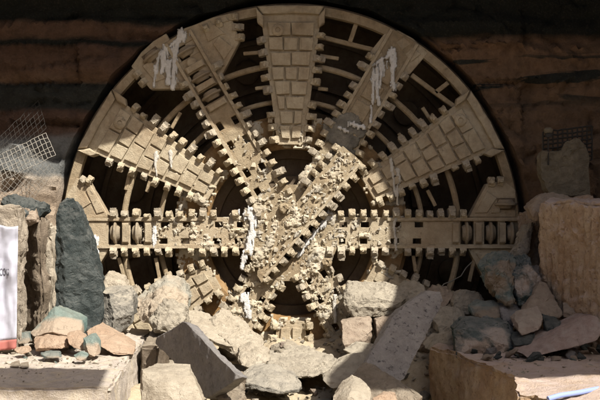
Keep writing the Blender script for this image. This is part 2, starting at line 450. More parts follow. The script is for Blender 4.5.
# -- teeth
def tooth_mesh(ws, ln, dep, variant):
    bm = bmesh.new()
    prof = [(-.03, .14), (-.03, -.02), (.02, -.05*dep), (.06, -.095*dep), (ln-.05, -.10*dep), (ln, -.05*dep), (ln+.01, .05), (ln-.02, .14)]
    L = [bm.verts.new((-ws/2*(1.0 if i not in (3, 4) else .86), y, s)) for i, (s, y) in enumerate(prof)]
    Rr = [bm.verts.new((ws/2*(1.0 if i not in (3, 4) else .86), y, s)) for i, (s, y) in enumerate(prof)]
    bm.faces.new(L); bm.faces.new(list(reversed(Rr)))
    n = len(prof)
    for i in range(n):
        bm.faces.new([L[i], L[(i+1) % n], Rr[(i+1) % n], Rr[i]])
    # bolt head / carbide tip sitting on the front
    add_box(bm, (0, -.105*dep, ln*.42), (ws*.62, .05, ln*.34))
    if variant == 1:
        add_box(bm, (0, -.02, ln + .012), (ws*.8, .10, .05))
    if variant >= 3:
        d = Vector((.8, -.5, .6) if variant == 3 else (-.7, -.6, .5)).normalized()
        hi = max(v.co.dot(d) for v in bm.verts)
        bmesh.ops.bisect_plane(bm, geom=bm.verts[:]+bm.edges[:]+bm.faces[:], plane_co=d*(hi-.035), plane_no=d, clear_outer=True)
        ed = [e for e in bm.edges if e.is_boundary]
        if ed: bmesh.ops.holes_fill(bm, edges=ed, sides=0)
    refine(bm, .045, 3)
    roughen(bm, .016, .09, 5 + variant, .7)
    bmesh.ops.recalc_face_normals(bm, faces=bm.faces[:])
    me = bpy.data.meshes.new('tooth'); bm.to_mesh(me); bm.free()
    for p in me.polygons: p.use_smooth = True
    me.set_sharp_from_angle(angle=math.radians(40))
    me.materials.append(M['worn' if variant % 2 else 'steel'])
    return me
TEETH = [tooth_mesh(.125, .155, 1.0, 0), tooth_mesh(.135, .165, 1.1, 1), tooth_mesh(.115, .15, 1.25, 2), tooth_mesh(.13, .14, .8, 3), tooth_mesh(.12, .165, 1.05, 4)]
def place_tooth(parent, a, r, s, side, name='tooth', scale=1.0, y=0.0, me=None):
    """tooth at (r, s) along a spoke at angle a, pointing to +s or -s"""
    o = bpy.data.objects.new(name, me or rnd.choice(TEETH)); COL.objects.link(o); o.parent = parent
    x, z = RS(a, r, s)
    o.location = (x, y, z)
    ang = a + (0 if side > 0 else math.pi) + rnd.uniform(-.09, .09)
    o.rotation_euler = (0, -ang, 0)
    k = scale*rnd.uniform(.93, 1.07)
    o.scale = (k, k*rnd.uniform(.85, 1.2), k*rnd.uniform(.92, 1.08)*(rnd.uniform(.5, .7) if rnd.random() < .09 else 1))
    return o

def disc_cutter(parent, a, r, s, rad=.235):
    bm = bmesh.new()
    ax = (math.cos(a), 0, math.sin(a))
    x, z = RS(a, r, s)
    add_lathe(bm, [(-.095, .06), (-.095, .13), (-.07, .155), (-.035, .17), (-.028, rad-.02), (-.012, rad), (.012, rad), (.028, rad-.02), (.035, .17), (.07, .155), (.095, .13), (.095, .06)], (x, .09, z), ax, 32)
    d = link('disc_cutter', bm, M['disc'], parent)
    return d

def hole_rect(a, r, s, lr, ls):
    return [RS(a, r+i*lr/2, s+j*ls/2) for i, j in ((-1, -1), (1, -1), (1, 1), (-1, 1))]

SPOKES = {180: dict(discs=[3.08, 3.52], end=4.5, hw=.31), 0: dict(discs=[3.52, 4.0, 4.42], end=4.56, hw=.31), 120: dict(discs=[3.19, 3.61, 4.2], end=4.56, hw=.31),
          60: dict(discs=[], end=4.56, hw=.33), 240: dict(discs=[3.1, 3.55], end=4.5, hw=.31), 300: dict(discs=[3.1, 3.55], end=4.5, hw=.31)}
SLOTS = [1.02, 1.46, 2.10, 2.54]
spoke_obj = {}
for deg, sp in SPOKES.items():
    a = math.radians(deg); hw = sp['hw']
    r0 = {60: 1.35, 240: .95, 0: .70}.get(deg, .5)
    outline = [RS(a, r, s) for r, s in ((r0, -hw), (sp['end'], -hw), (sp['end'], hw), (r0, hw))]
    holes = []
    for r in SLOTS:
        for s in (-.165, .165):
            if (deg == 60 and (r > 2 or r < 1.6)) or r < r0 + .12: continue
            holes.append(hole_rect(a, r + (.02 if s > 0 else -.02), s, .17, .11))
    for r in sp['discs']: holes.append(hole_rect(a, r, 0, .27, .46))
    bm = bmesh.new(); add_plate(bm, outline, holes, 0.0, .34)
    body = bevel(link('spoke', bm, M['steel2' if deg in (60, 120) else 'steel'], tbm, smooth_shade=False), .012)
    spoke_obj[deg] = body
    # edge rails and cap plates
    bm = bmesh.new()
    for s in (-hw+.035, hw-.035):
        add_prism(bm, hole_rect(a, (r0+1.2+sp['end'])/2, s, sp['end']-r0-1.25, .06), -.035, .0, .012)
    link('edge_rail', bm, M['steel'], body, smooth_shade=False)
    rr = [d for d in sp['discs']]
    for r in [d + .225 for d in rr[:-1]] + ([rr[0]-.23] if rr else []):
        bm = bmesh.new(); add_prism(bm, hole_rect(a, r, 0, .13, .40), -.075, .0, .025)
        link('cutter_clamp', bm, M['steel'], body, smooth_shade=False)
    if not rr:
        for r in (2.35, 2.8, 3.25, 3.7):
            bm = bmesh.new(); add_prism(bm, hole_rect(a, r, rnd.uniform(-.04, .04), .36, .34), -.04, .0, .015)
            link('wear_plate', bm, M['steel2'], body, smooth_shade=False)
    for d in rr:
        disc_cutter(body, a, d, 0)
    if deg == 120: pass
    # teeth both sides
    lim = {180: 3.62, 0: 3.55, 120: 3.72, 60: 3.95, 240: 3.4, 300: 3.4}[deg]
    for side in (-1, 1):
        r = {60: 1.62, 240: 1.05, 300: .82, 0: .78, 180: .66, 120: .74}[deg]
        while r < lim:
            if rnd.random() > .05:
                place_tooth(body, a, r, side*(hw-.005), side)
            r += .222

# -- gussets near the rim
def gusset(parent, pts, plates=(), bolts=()):
    bm = bmesh.new()
    add_plate(bm, [Lp(*p) for p in pts], [], .021, .33)
    g = bevel(link('gusset', bm, M['steel'], parent, smooth_shade=False), .012)
    for q in plates:
        bm = bmesh.new(); add_prism(bm, [Lp(*p) for p in q], -.005, .03, .012)
        link('wear_plate', bm, M['steel'], g, smooth_shade=False)
    for b in bolts:
        bm = bmesh.new(); x, z = Lp(*b)
        add_lathe(bm, [(0, .11), (.05, .11), (.075, .085)], (x, .03, z), (0, -1, 0), 20)
        link('bolt_boss', bm, M['steel'], g)
    return g
gusset(spoke_obj[180], [(66, 218), (66, 196), (76, 178), (88, 181), (109, 217.4)], [[(72, 200), (84, 192), (91, 203), (79, 211)], [(86, 190), (89, 186), (104, 212), (97, 214)]])
gusset(spoke_obj[180], [(109, 248.6), (84, 290), (74, 285), (66, 266), (66, 248.6)], [[(74, 255), (96, 255), (84, 274)]])
gusset(spoke_obj[0], [(516, 217.4), (469, 217.4), (487, 184), (504, 180), (516, 190)], [[(475, 213), (487, 191), (497, 198), (487, 213)], [(491, 213), (500, 199), (500, 213)]])
gusset(spoke_obj[0], [(468, 248.6), (516, 248.6), (515, 272), (505, 290), (490, 290)], [[(476, 253), (490, 253), (497, 276), (490, 276)], [(495, 253), (506, 253), (504, 270)]])
gusset(spoke_obj[120], [(219, 80), (196, 70), (180, 34), (184, 28), (197, 23.5), (213, 17), (230, 13), (240, 40)],
       [[(213, 44), (219, 36), (233, 47), (224, 60)], [(203, 28), (214, 24), (226, 34), (222, 34), (208, 42)], [(200, 25), (210, 21), (213, 25), (203, 29)], [(214, 19.5), (226, 16), (229, 21), (217, 24)]])
gusset(spoke_obj[120], [(166, 33), (196, 88), (150, 89), (131, 66), (141, 52), (153, 41)], [[(142, 66), (150, 60), (166, 78), (156, 82)], [(166, 82), (174, 72), (181, 84)]], [(192, 63)])
gusset(spoke_obj[60], [(370, 52), (384, 34), (398, 30), (413, 38), (428, 53), (410, 74), (382, 78)], [[(396, 42), (404, 37), (411, 44), (402, 50)], [(405, 54), (413, 47), (421, 54), (411, 62)]])
for c, a in (((152, 56), 128), ((506, 204), 90)):
    x, z = Lp(*c); A = math.radians(a)
    r = x*math.cos(A) + z*math.sin(A); s = -x*math.sin(A) + z*math.cos(A)
    bm = bmesh.new(); add_box(bm, (x, .035, z), (.24, .05, .36), Matrix.Rotation(-A, 3, 'Y'))
    dk = link('cutter_pocket', bm, M['dark'], spoke_obj[120 if a == 128 else 0])
    bm = bmesh.new(); ax = (math.cos(A), 0, math.sin(A))
    add_lathe(bm, [(-.09, .13), (-.035, .17), (-.02, .23), (.02, .23), (.035, .17), (.09, .13)], (x, .06, z), ax, 30)
    link('disc_cutter', bm, M['disc'], spoke_obj[120 if a == 128 else 0])
def free_teeth(parent, p, q, n, up):
    for i in range(n):
        t = (i+.5)/n
        x, z = Lp(p[0]+(q[0]-p[0])*t, p[1]+(q[1]-p[1])*t)
        o = bpy.data.objects.new('tooth', rnd.choice(TEETH)); COL.objects.link(o); o.parent = parent
        o.location = (x, .03, z); o.rotation_euler = (0, -(math.radians(up) - math.pi/2), 0)
free_teeth(spoke_obj[180], (78, 183), (90, 184), 2, 60)
free_teeth(spoke_obj[0], (487, 186), (505, 184), 2, 90)
free_teeth(spoke_obj[120], (229, 12), (238, 42), 3, 0)
free_teeth(spoke_obj[120], (201, 34), (226, 23), 2, 112)
free_teeth(spoke_obj[120], (137, 68), (148, 84), 2, 225)

# -- wedge panels
PANELS = (90, 150, 30, 210, 270, 330)
wedge_obj = {}
def wedge(deg):
    a = math.radians(deg)
    ri, ro, hi, ho = 1.77, 4.52, .27, .62
    def hwid(r): return hi + (ho-hi)*(r-ri)/(ro-ri)
    pts = [RS(a, ri, -hi)] + [RS(a, ro - .05 + .05*math.cos(t*1.2), t*ho) for t in (-1, -.66, -.33, 0, .33, .66, 1)] + [RS(a, ri, hi)]
    bm = bmesh.new(); add_plate(bm, pts, [], .0, .30)
    body = bevel(link('wedge_panel', bm, M['steel'], tbm, smooth_shade=False), .012)
    wedge_obj[deg] = body
    # raised wear plates laid like bricks
    rows = 8; r = ri + .10
    dr = (ro - .30 - r)/rows
    bm = bmesh.new()
    for k in range(rows):
        ra, rb = r + k*dr + .022, r + (k+1)*dr - .022
        if k >= 2 and k % 2 == 0: cuts = [-1, -.34, .34, 1] if k > 3 else [-.9, .35, .9]
        else: cuts = [-.95, .0, .95] if k != 1 else [-.85, -.2, .85]
        for u, v in zip(cuts, cuts[1:]):
            q = []
            for rr, uu, dd in ((ra, u, 1), (rb, u, 1), (rb, v, -1), (ra, v, -1)):
                s = uu*(hwid(rr)-.07) + dd*.018
                q.append(RS(a, rr + rnd.uniform(-.012, .012), s + rnd.uniform(-.012, .012)))
            add_prism(bm, q, -.05 - rnd.uniform(0, .015), .0, .010)
    wp = link('wear_plate', bm, M['steel'], body, smooth_shade=False)
    # heavy bar along the rim with flared corners
    bm = bmesh.new()
    add_prism(bm, [RS(a, ro-.15, -ho*.92), RS(a, ro-.13, 0), RS(a, ro-.15, ho*.92), RS(a, ro+.005, ho*1.08), RS(a, ro+.03, 0), RS(a, ro+.005, -ho*1.08)], -.08, .02, .025)
    for s in (-1, 1):
        add_prism(bm, [RS(a, ro-.42, s*(hwid(ro-.42)-.02)), RS(a, ro-.20, s*(ho-.08)), RS(a, ro-.01, s*(ho+.08)), RS(a, ro-.32, s*(ho+.05))], -.12, .1, .025)
    refine(bm, .15, 3); roughen(bm, .012, .25, deg)
    link('rim_bar', bm, M['steel'], body)
    bm = bmesh.new(); x, z = RS(a, ro-.47, .26 if deg in (90, 30) else -.2)
    add_lathe(bm, [(0, .12), (.055, .12), (.08, .09), (.085, .05), (.06, .045)], (x, -.03, z), (0, -1, 0), 22)
    link('bolt_boss', bm, M['steel'], body)
    bm = bmesh.new(); add_prism(bm, [RS(a, ri+.03, 0.03), RS(a, ro-.25, .015), RS(a, ro-.25, -.03), RS(a, ri+.03, -.03)], -.012, 0, .005)
    for side in (-1, 1):
        rr = ri + .10
        while rr < ro - .55:
            s = hwid(rr)
            ang = a + side*math.atan((ho-hi)/(ro-ri))
            if rnd.random() > .03:
                place_tooth(body, ang, 0, 0, side).location = (*RS(a, rr, side*(s-.01))[:1], 0.0, RS(a, rr, side*(s-.01))[1])
            rr += .232 if side < 0 else .25
    bm.free()
    return body
for d in PANELS: wedge(d)

# -- hub: flat centre plate, and the raised cap with its diagonal row of teeth
bm = bmesh.new()
add_plate(bm, [(1.0*math.cos(math.radians(t)), 1.0*math.sin(math.radians(t))) for t in (15, 45, 75, 105, 135, 165, 195, 225, 255, 285, 315, 345)],
          [[Lp(*p) for p in ((322, 210), (326, 214), (284, 266), (277, 263))]], -.006, .30)
hub = bevel(link('hub', bm, M['steel2'], tbm, smooth_shade=False), .02)
HA, HB = Vector(Lp(362, 163)), Vector(Lp(262, 282))
HD = (HB - HA).normalized(); HN = Vector((HD.y, -HD.x))           # along the beam, and to its left edge
HN = HN if HN.x < 0 else -HN
def hb(t, w): return tuple(HA + HD*t + HN*w)
HL = (HB - HA).length
bm = bmesh.new()
add_plate(bm, [hb(0, 0), hb(HL*.5, 0), hb(HL, 0), hb(HL - .06, .16), hb(HL - .32, .36), hb(HL*.6, .46), hb(HL*.35, .50), hb(0, .52)], [], -.17, .02)
refine(bm, .07, 5); roughen(bm, .022, .3, 3, .6)
cap = link('hub_beam', bm, M['steel2'], hub)
bm = bmesh.new()
add_prism(bm, [hb(.05, .01), hb(HL - .12, .01), hb(HL - .12, .06), hb(.05, .06)], -.20, -.16, .012)
link('edge_rail', bm, M['steel'], cap)
ang = math.atan2(-HN.y, -HN.x)
for i in range(13):
    q = hb(.08 + (HL - .2)*i/12.0, .0)
    o = bpy.data.objects.new('tooth', rnd.choice(TEETH)); COL.objects.link(o); o.parent = hub
    o.location = (q[0], -.14, q[1]); o.rotation_euler = (0, -(ang - math.pi/2) + rnd.uniform(-.12, .12), 0)
    o.scale = (rnd.uniform(.95, 1.15), 1.2, rnd.uniform(.8, 1.0))
for i in range(5):
    q = hb(.10 + .225*i, .51)
    o = bpy.data.objects.new('tooth', rnd.choice(TEETH)); COL.objects.link(o); o.parent = hub
    o.location = (q[0], -.12, q[1]); o.rotation_euler = (0, -(ang + math.pi/2) + rnd.uniform(-.12, .12), 0)
for c in ((284, 208), (327, 262)):
    bm = bmesh.new(); x, z = Lp(*c)
    add_lathe(bm, [(0, .10), (.05, .10), (.075, .08), (.08, .035), (.06, .03)], (x, -.03 if c[0] > 300 else -.06, z), (0, -1, 0), 24)
    refine(bm, .04); roughen(bm, .02, .12, c[0], .6)
    link('nozzle', bm, M['steel2'], hub)

# -- mud crust (height sheets on the steel) and grout splashes
def sheet(name, mat, parent, x0, x1, z0, z1, res, fn, yb):
    nx, nz = int((x1-x0)/res)+1, int((z1-z0)/res)+1
    H = [[fn(x0+i*res, z0+j*res) for i in range(nx)] for j in range(nz)]
    bm = bmesh.new(); V = {}
    def vert(i, j):
        if (i, j) not in V:
            V[(i, j)] = bm.verts.new((x0+i*res, yb - max(0.0, H[j][i]) + (0.03 if H[j][i] <= 0 else 0), z0+j*res))
        return V[(i, j)]
    for j in range(nz-1):
        for i in range(nx-1):
            if max(H[j][i], H[j][i+1], H[j+1][i], H[j+1][i+1]) > 0:
                bm.faces.new([vert(i, j), vert(i+1, j), vert(i+1, j+1), vert(i, j+1)])
    return tag(link(name, bm, mat, parent, sharp=70), kind='stuff')

def lumps(p):
    d = noise.voronoi(p*2.6)[0]
    d2 = noise.voronoi(p*6.5 + Vector((3, 1, 2)))[0]
    clod = .035*smooth(.25, .7, d[1]-d[0])*smooth(-.05, .35, fbm(p*.8 + Vector((7, 7, 7))))
    return clod + .018*(d2[1]-d2[0])*smooth(-.2, .4, fbm(p*1.1)) + .020*fbm(p*11, 3) + .03*fbm(p*2.4, 5) + .012*(noise.cell(p*17)-.5) + .02*noise.cell(p*3.1) - .026
def mud_fn(deg, hw, kin, rfade, rmax):
    a = math.radians(deg); c, n = math.cos(a), math.sin(a)
    def f(x, z):
        r = x*c + z*n; s = -x*n + z*c
        if r < .25 or r > rmax or abs(s) > hw + .16: return 0
        p = Vector((x*2.4, deg, z*2.4))
        k = kin*(1 - smooth(rfade*.55, rfade, r)) - .28
        h = .075*(k - .22 + .95*fbm(p, 5)) + lumps(p)
        edge = 1 - smooth(hw-.05, hw+.14, abs(s) + .07*fbm(p*2))
        h = h*edge - .02*(1-edge)
        for rr in SLOTS:
            for ss in (-.165, .165):
                if abs(r-rr) < .10 and abs(s-ss) < .075 and noise.cell(Vector((rr*7, ss*9, deg))) < .75: return 0
        return min(h, .2)
    return f
for deg, kin, rf, rm in ((180, .72, 3.0, 3.0), (0, .72, 2.3, 2.6), (120, .62, 2.7, 2.6), (60, .95, 2.6, 2.3), (240, .75, 3.2, 3.2), (300, .95, 3.4, 3.4)):
    a = math.radians(deg); pts = [RS(a, r, s) for r in (.2, rm) for s in (-.5, .5)]
    xs = [p[0] for p in pts]; zs = [p[1] for p in pts]
    sheet('mud_crust', M['mud'], spoke_obj[deg], min(xs), max(xs), min(zs), max(zs), .02, mud_fn(deg, .31, kin, rf, rm), -.002)
def hub_mud(x, z):
    r = math.hypot(x, z)
    if r > 1.1: return 0
    q = Vector((x, z)) - HA
    t, sd = q.dot(HD), q.dot(HN)
    p = Vector((x*2.2, 8, z*2.2))
    if -.16 < sd < .0: return 0                                  # the slot stays open
    return (.07*(.25 + .9*fbm(p, 5)) + lumps(p))*(1 - smooth(.75, 1.08, r)) - .02*smooth(.9, 1.1, r)
sheet('mud_crust', M['mud'], hub, -1.15, 1.15, -1.15, 1.15, .02, hub_mud, -.009)
def beam_mud(x, z):
    q = Vector((x, z)) - HA
    t, sd = q.dot(HD), q.dot(HN)
    if t < -.12 or t > HL + .02 or sd < .015 or sd > .62: return 0
    p = Vector((x*2.6, 21, z*2.6))
    e = smooth(.015, .08, sd)*smooth(.0, .05, t)*(1 - smooth(HL - .1, HL + .02, t))
    return (.07*(.12 + .95*fbm(p, 5)) + lumps(p) + .02*smooth(.2, .5, sd))*e - .2*(1 - smooth(-.12, .03, t)) - .22*smooth(.44, .62, sd + .1*fbm(p))
sheet('mud_crust', M['mud'], hub, -1.3, 1.6, -1.2, 1.6, .02, beam_mud, -.175)
def wedge_mud(deg, seed, lim):
    a = math.radians(deg); c, n = math.cos(a), math.sin(a)
    def f(x, z):
        r = x*c + z*n; s = -x*n + z*c
        hw = .27 + .35*(r-1.77)/2.75
        if r < 1.70 or r > lim or abs(s) > hw + .12: return 0
        p = Vector((x*3, seed, z*3))
        return (.08*(.0 - .5*(r-1.7) + .8*fbm(p, 5)) + .7*lumps(p))*(1 - smooth(hw-.05, hw+.12, abs(s)))
    return f
for deg, lim in ((90, 2.4), (150, 2.6), (30, 2.3), (210, 2.9), (270, 2.3), (330, 3.0)):
    a = math.radians(deg); pts = [RS(a, r, s) for r in (1.68, lim) for s in (-.55, .55)]
    xs = [p[0] for p in pts]; zs = [p[1] for p in pts]
    sheet('mud_crust', M['mud'], wedge_obj[deg], min(xs), max(xs), min(zs), max(zs), .022, wedge_mud(deg, deg, lim), -.02)
def ring_mud(x, z):
    r = math.hypot(x, z)
    if r < 1.72 or r > 2.36: return 0
    p = Vector((x*1.7, 3, z*1.7))
    return .16*(fbm(p, 5) - .12) + lumps(p)
sheet('mud_crust', M['mud'], tbm, -2.4, 2.4, -2.4, 2.4, .03, ring_mud, .20)

def crumbs(name, n, spots, mat, parent):
    bm = bmesh.new()
    for _ in range(n):
        x, y, z = spots()
        sz = .012 + .055*rnd.random()**2.5
        v = [bm.verts.new((x+rnd.uniform(-1, 1)*sz, y+rnd.uniform(-.8, .5)*sz, z+rnd.uniform(-1, 1)*sz)) for _ in range(7)]
        bmesh.ops.convex_hull(bm, input=v)
    bmesh.ops.delete(bm, geom=[v for v in bm.verts if not v.link_faces], context='VERTS')
    return tag(link(name, bm, mat, parent, smooth_shade=False), kind='stuff')
def hub_spot():
    while True:
        deg = rnd.choice((180, 180, 0, 120, 240, 300, 300, 300, 240))
        r = rnd.uniform(.3, 3.0 if deg in (180, 240, 300) else 2.2)
        x, z = RS(math.radians(deg), r, rnd.gauss(0, .15))
        q = Vector((x, z)) - HA
        if -.2 < q.dot(HN) < .6 and -.1 < q.dot(HD) < HL: continue
        return x, -.03, z
crumbs('mud_clods', 650, hub_spot, M['mud'], tbm)
def beam_spot():
    q = hb(rnd.uniform(.05, HL - .2), rnd.uniform(.06, .46)); return q[0], -.20, q[1]
crumbs('mud_clods', 180, beam_spot, M['mud'], cap)

def streak_fn(segs, seed, blob=False):
    segs = [(Lp(*p), Lp(*q), w0/50.0) for p, q, w0 in segs]
    def f(x, z):
        best = -1
        p = Vector((x, z))
        wob = Vector((.035*fbm(Vector((x*7, seed, z*2.2))), 0))
        for A, B, wd in segs:
            A = Vector(A); B = Vector(B); d = B-A
            t = max(0, min(1, (p+wob-A).dot(d)/max(d.length_squared, 1e-6)))
            dist = (p+wob-A-d*t).length
            best = max(best, 1 - dist/(wd*(1.25 - .6*t)))
        if best < -.3: return 0
        k = best*1.1 + (.7*fbm(Vector((x*5, seed, z*5)), 5) + .1 if blob else 1.0*fbm(Vector((x*19, seed, z*3.4)), 4) - .32)
        return min(.006, .010*k) + .0015*fbm(Vector((x*25, seed, z*25))) if k > 0 else 0
    return f
def grout(parent, segs, yb, seed, mat='grout', name='grout_splash'):
    pts = [Lp(*p) for s in segs for p in s[:2]]
    xs = [p[0] for p in pts]; zs = [p[1] for p in pts]
    return sheet(name, M[mat], parent, min(xs)-.3, max(xs)+.3, min(zs)-.3, max(zs)+.3, .013, streak_fn(segs, seed, mat == 'wetmud'), yb)
grout(spoke_obj[120], [((182, 34), (174, 58), 5), ((174, 50), (173, 88), 4.5), ((165, 48), (162, 72), 4), ((157, 58), (154, 86), 2.6), ((168, 62), (168, 84), 3), ((158, 55), (181, 38), 3)], -.03, 1)
grout(spoke_obj[60], [((392, 52), (393, 90), 4), ((377, 70), (378, 105), 2.5), ((373, 68), (371, 122), 2), ((383, 62), (380, 88), 3), ((372, 66), (392, 54), 2)], -.075, 2)
grout(hub, [((248, 213), (254, 222), 6), ((254, 218), (250, 246), 4.2), ((250, 245), (242, 268), 3.2)], -.10, 3)
grout(hub, [((330, 214), (308, 242), 3.4), ((308, 242), (298, 256), 2)], -.07, 4)
grout(wedge_obj[150], [((156, 152), (157, 182), 1.6), ((170, 152), (171, 168), 1.6)], -.066, 5, 'faint')
grout(wedge_obj[30], [((391, 160), (396, 196), 2.4), ((397, 170), (398, 205), 1.4)], -.066, 6, 'faint')
grout(spoke_obj[180], [((155, 228), (154, 248), 2.2), ((96, 237), (98, 262), 2.6), ((98, 240), (98, 258), 1.5)], -.03, 7)
grout(spoke_obj[0], [((394, 215), (396, 250), 1.7)], -.04, 8, 'faint')
grout(spoke_obj[240], [((246, 298), (249, 316), 4.5)], -.07, 9)
grout(spoke_obj[300], [((333, 296), (335, 322), 2)], -.07, 10, 'faint')
grout(spoke_obj[60], [((336, 130), (352, 142), 9), ((348, 120), (360, 132), 7), ((340, 142), (350, 152), 7)], -.05, 11, 'wetmud', 'wet_mud')
grout(spoke_obj[60], [((350, 124), (364, 128), 3), ((340, 128), (348, 132), 2)], -.10, 12)

# ------------------------------------------------------------------ stones
def chip(bm, n, r, depth):
    """knock corners off a convex stone with random planes"""
    for _ in range(n):
        d = Vector((r.uniform(-1, 1), r.uniform(-1.2, .6), r.uniform(-.8, 1))).normalized()
        hs = [v.co.dot(d) for v in bm.verts]
        hi, lo = max(hs), min(hs)
        h = hi - (hi-lo)*r.uniform(.03, depth)
        bmesh.ops.bisect_plane(bm, geom=bm.verts[:] + bm.edges[:] + bm.faces[:], plane_co=d*h, plane_no=d, clear_outer=True, dist=1e-5)
        ed = [e for e in bm.edges if e.is_boundary]
        if ed: bmesh.ops.holes_fill(bm, edges=ed, sides=0)

def hull_rock(name, pts, mat, label, cat='rock', amp=.04, scale=.5, L=.045, seed=None, group=None, bev=.008, kind=None, strata=0.0, cuts=12, cutd=.10):
    c = sum(pts, Vector())/len(pts)
    bm = bmesh.new()
    for p in pts: bm.verts.new(p - c)
    r = bmesh.ops.convex_hull(bm, input=bm.verts[:])
    bmesh.ops.delete(bm, geom=[g for g in r['geom_interior'] if isinstance(g, bmesh.types.BMVert)], context='VERTS')
    bmesh.ops.dissolve_limit(bm, angle_limit=.05, verts=bm.verts[:], edges=bm.edges[:])
    sd = seed if seed is not None else rnd.uniform(0, 60)
    chip(bm, cuts, random.Random(sd), cutd)
    if bev: bmesh.ops.bevel(bm, geom=bm.edges[:], offset=bev, segments=1, affect='EDGES', clamp_overlap=True)
    bmesh.ops.remove_doubles(bm, verts=bm.verts[:], dist=1e-4)
    refine(bm, L)
    roughen(bm, amp*.55, scale, sd, .8, strata=strata, steps=1.5)
    o = link(name, bm, mat, sharp=17)
    o.location = c
    return tag(o, label, cat, group, kind)

def on_plane(pts, c, n):
    """outline points set on the plane through c with normal n"""
    n = Vector(n); q = P(*c); cam0 = Vector((0, -CAMD, 0)); out = []
    for x, y in pts:
        d = P(x, y, 1.0) - cam0
        out.append((x, y, (q - cam0).dot(n)/d.dot(n)))
    return out
def rock(name, px, thick, mat, label, cat='rock', back=.85, lift=0.0, shift=(0, 0), **kw):
    """px: (px, py, D) silhouette/ridge points; the back of the stone is thick metres further away"""
    f = [P(*p) for p in px]
    c = sum(f, Vector())/len(f)
    b = [c + (q - c)*back + Vector((shift[0], thick + shift[1], lift)) for q in f]
    return hull_rock(name, f + b, mat, label, cat, **kw)

# quarried blocks -------------------------------------------------
def block(name, poly, ztop, zbot, mat, label, seed, amp=.03, top=None, L=.07):
    bm = bmesh.new()
    n = len(poly)
    T = [bm.verts.new((x, D-CAMD, ztop)) for x, D in poly]
    Bv = [bm.verts.new((x, D-CAMD, zbot)) for x, D in poly]
    bm.faces.new(T); bm.faces.new(list(reversed(Bv)))
    for i in range(n): bm.faces.new([T[i], T[(i+1) % n], Bv[(i+1) % n], Bv[i]])
    bmesh.ops.bevel(bm, geom=[e for e in bm.edges], offset=.035, segments=2, affect='EDGES')
    refine(bm, L); roughen(bm, amp*1.3, .7, seed, .6, steps=.8)
    return tag(link(name, bm, mat, sharp=30), label, 'stone block')
block('stone_block', [(-7.5, 12.77), (-2.43, 12.77), (-2.62, 15.95), (-2.78, 18.7), (-8, 18.9)], -2.4, -4.7, M['blocktop'], 'large pale sawn stone block under the small stones at the lower left corner', 1)
block('stone_block', [(-2.58, 16.05), (-2.28, 15.9), (-2.3, 18.2), (-2.7, 18.4)], -2.34, -4.7, M['leftslab'], 'narrow shaded stone block behind the end of the pale left block', 2)
block('stone_block', [(2.16, 16.6), (2.98, 13.75), (2.84, 13.1), (2.74, 12.55), (2.98, 12.5), (3.02, 11.2), (9, 11.0), (9, 17.6), (3.0, 18.2)], -2.42, -4.7, M['drill'], 'large brown stone block with drilled side carrying rubble at the lower right', 3)
def drilled(name, poly, ztop, zbot, mat, label, pitch=.17, dep=.045, seed=1):
    """stone block whose upright faces keep the half-round grooves of its drill holes"""
    bm = bmesh.new()
    n = len(poly)
    T = [bm.verts.new((x, D-CAMD, ztop)) for x, D in poly]; Bv = [bm.verts.new((x, D-CAMD, zbot)) for x, D in poly]
    bm.faces.new(T); bm.faces.new(list(reversed(Bv)))
    for i in range(n): bm.faces.new([T[i], T[(i+1) % n], Bv[(i+1) % n], Bv[i]])
    bmesh.ops.bevel(bm, geom=[e for e in bm.edges], offset=.05, segments=2, affect='EDGES')
    refine(bm, .07)
    bm.normal_update()
    for v in bm.verts:
        if abs(v.normal.z) < .4:
            t = Vector((-v.normal.y, v.normal.x, 0)).normalized()
            u = v.co.dot(t)/pitch + .3*fbm(v.co*.7)
            v.co -= v.normal*dep*abs(math.sin(u*math.pi))*(.4 + .6*abs(fbm(v.co*.9)))
    roughen(bm, .05, .6, seed, .6, steps=.9)
    return tag(link(name, bm, mat, sharp=30), label, 'stone block')
drilled('stone_block', [(4.16, 17.3), (4.9, 15.6), (9, 15.4), (9, 18.9), (4.85, 19.2)], -.02, -2.6, M['drill'], 'tall brown stone block with upright drill grooves at the right edge', seed=4)
# upright slabs at left
drilled('stone_slab', [(-6.2, 15.75), (-4.41, 15.75), (-4.46, 16.25), (-6.2, 16.4)], -.10, -2.45, M['tanslab'], 'upright pale stone slab behind the white banner at the left edge', .4, .02, 5)
drilled('stone_slab', [(-5.0, 17.3), (-4.27, 16.42), (-4.2, 16.6), (-4.45, 17.6), (-5.0, 17.8)], -.30, -2.45, M['leftslab'], 'upright brown stone slab darkened for shade between the banner and the dark slab', .3, .04, 6)
drilled('stone_slab', [(-4.33, 16.74), (-4.13, 16.68), (-4.11, 16.9), (-4.33, 17.3)], -.38, -2.45, M['cream'], 'narrow sunlit pale stone slab left of the dark teal slab', .3, .03, 7)
rock('stone_slab', [(59, 203, 17.0), (66, 197, 17.1), (74, 198, 17.0), (80, 210, 16.9), (92, 248, 16.9), (101, 280, 16.9), (101, 312, 16.9), (97, 345, 16.9), (53, 345, 16.8), (53, 300, 16.8), (56, 240, 16.9), (64, 250, 16.72), (66, 330, 16.7)],
     .55, M['teal'], 'tall dark teal slate slab standing upright left of the cutterhead', 'stone slab', cuts=3, cutd=.03, amp=.045, back=.9)
rock('rock', [(0, 198, 16.4), (12, 194, 16.4), (28, 200, 16.4), (44, 204, 16.5), (45, 212, 16.5), (38, 219, 16.5), (20, 222, 16.3), (5, 212, 16.3), (-6, 205, 16.4), (22, 208, 16.1)], .7, M['teal'], 'dark angular rock lying on top of the upright left slabs', amp=.06)
rock('rock', [(18, 207, 16.3), (35, 206, 16.3), (36, 222, 16.2), (22, 226, 16.2)], .4, M['brown'], 'small brown rock under the dark rock on the left slabs', amp=.05)

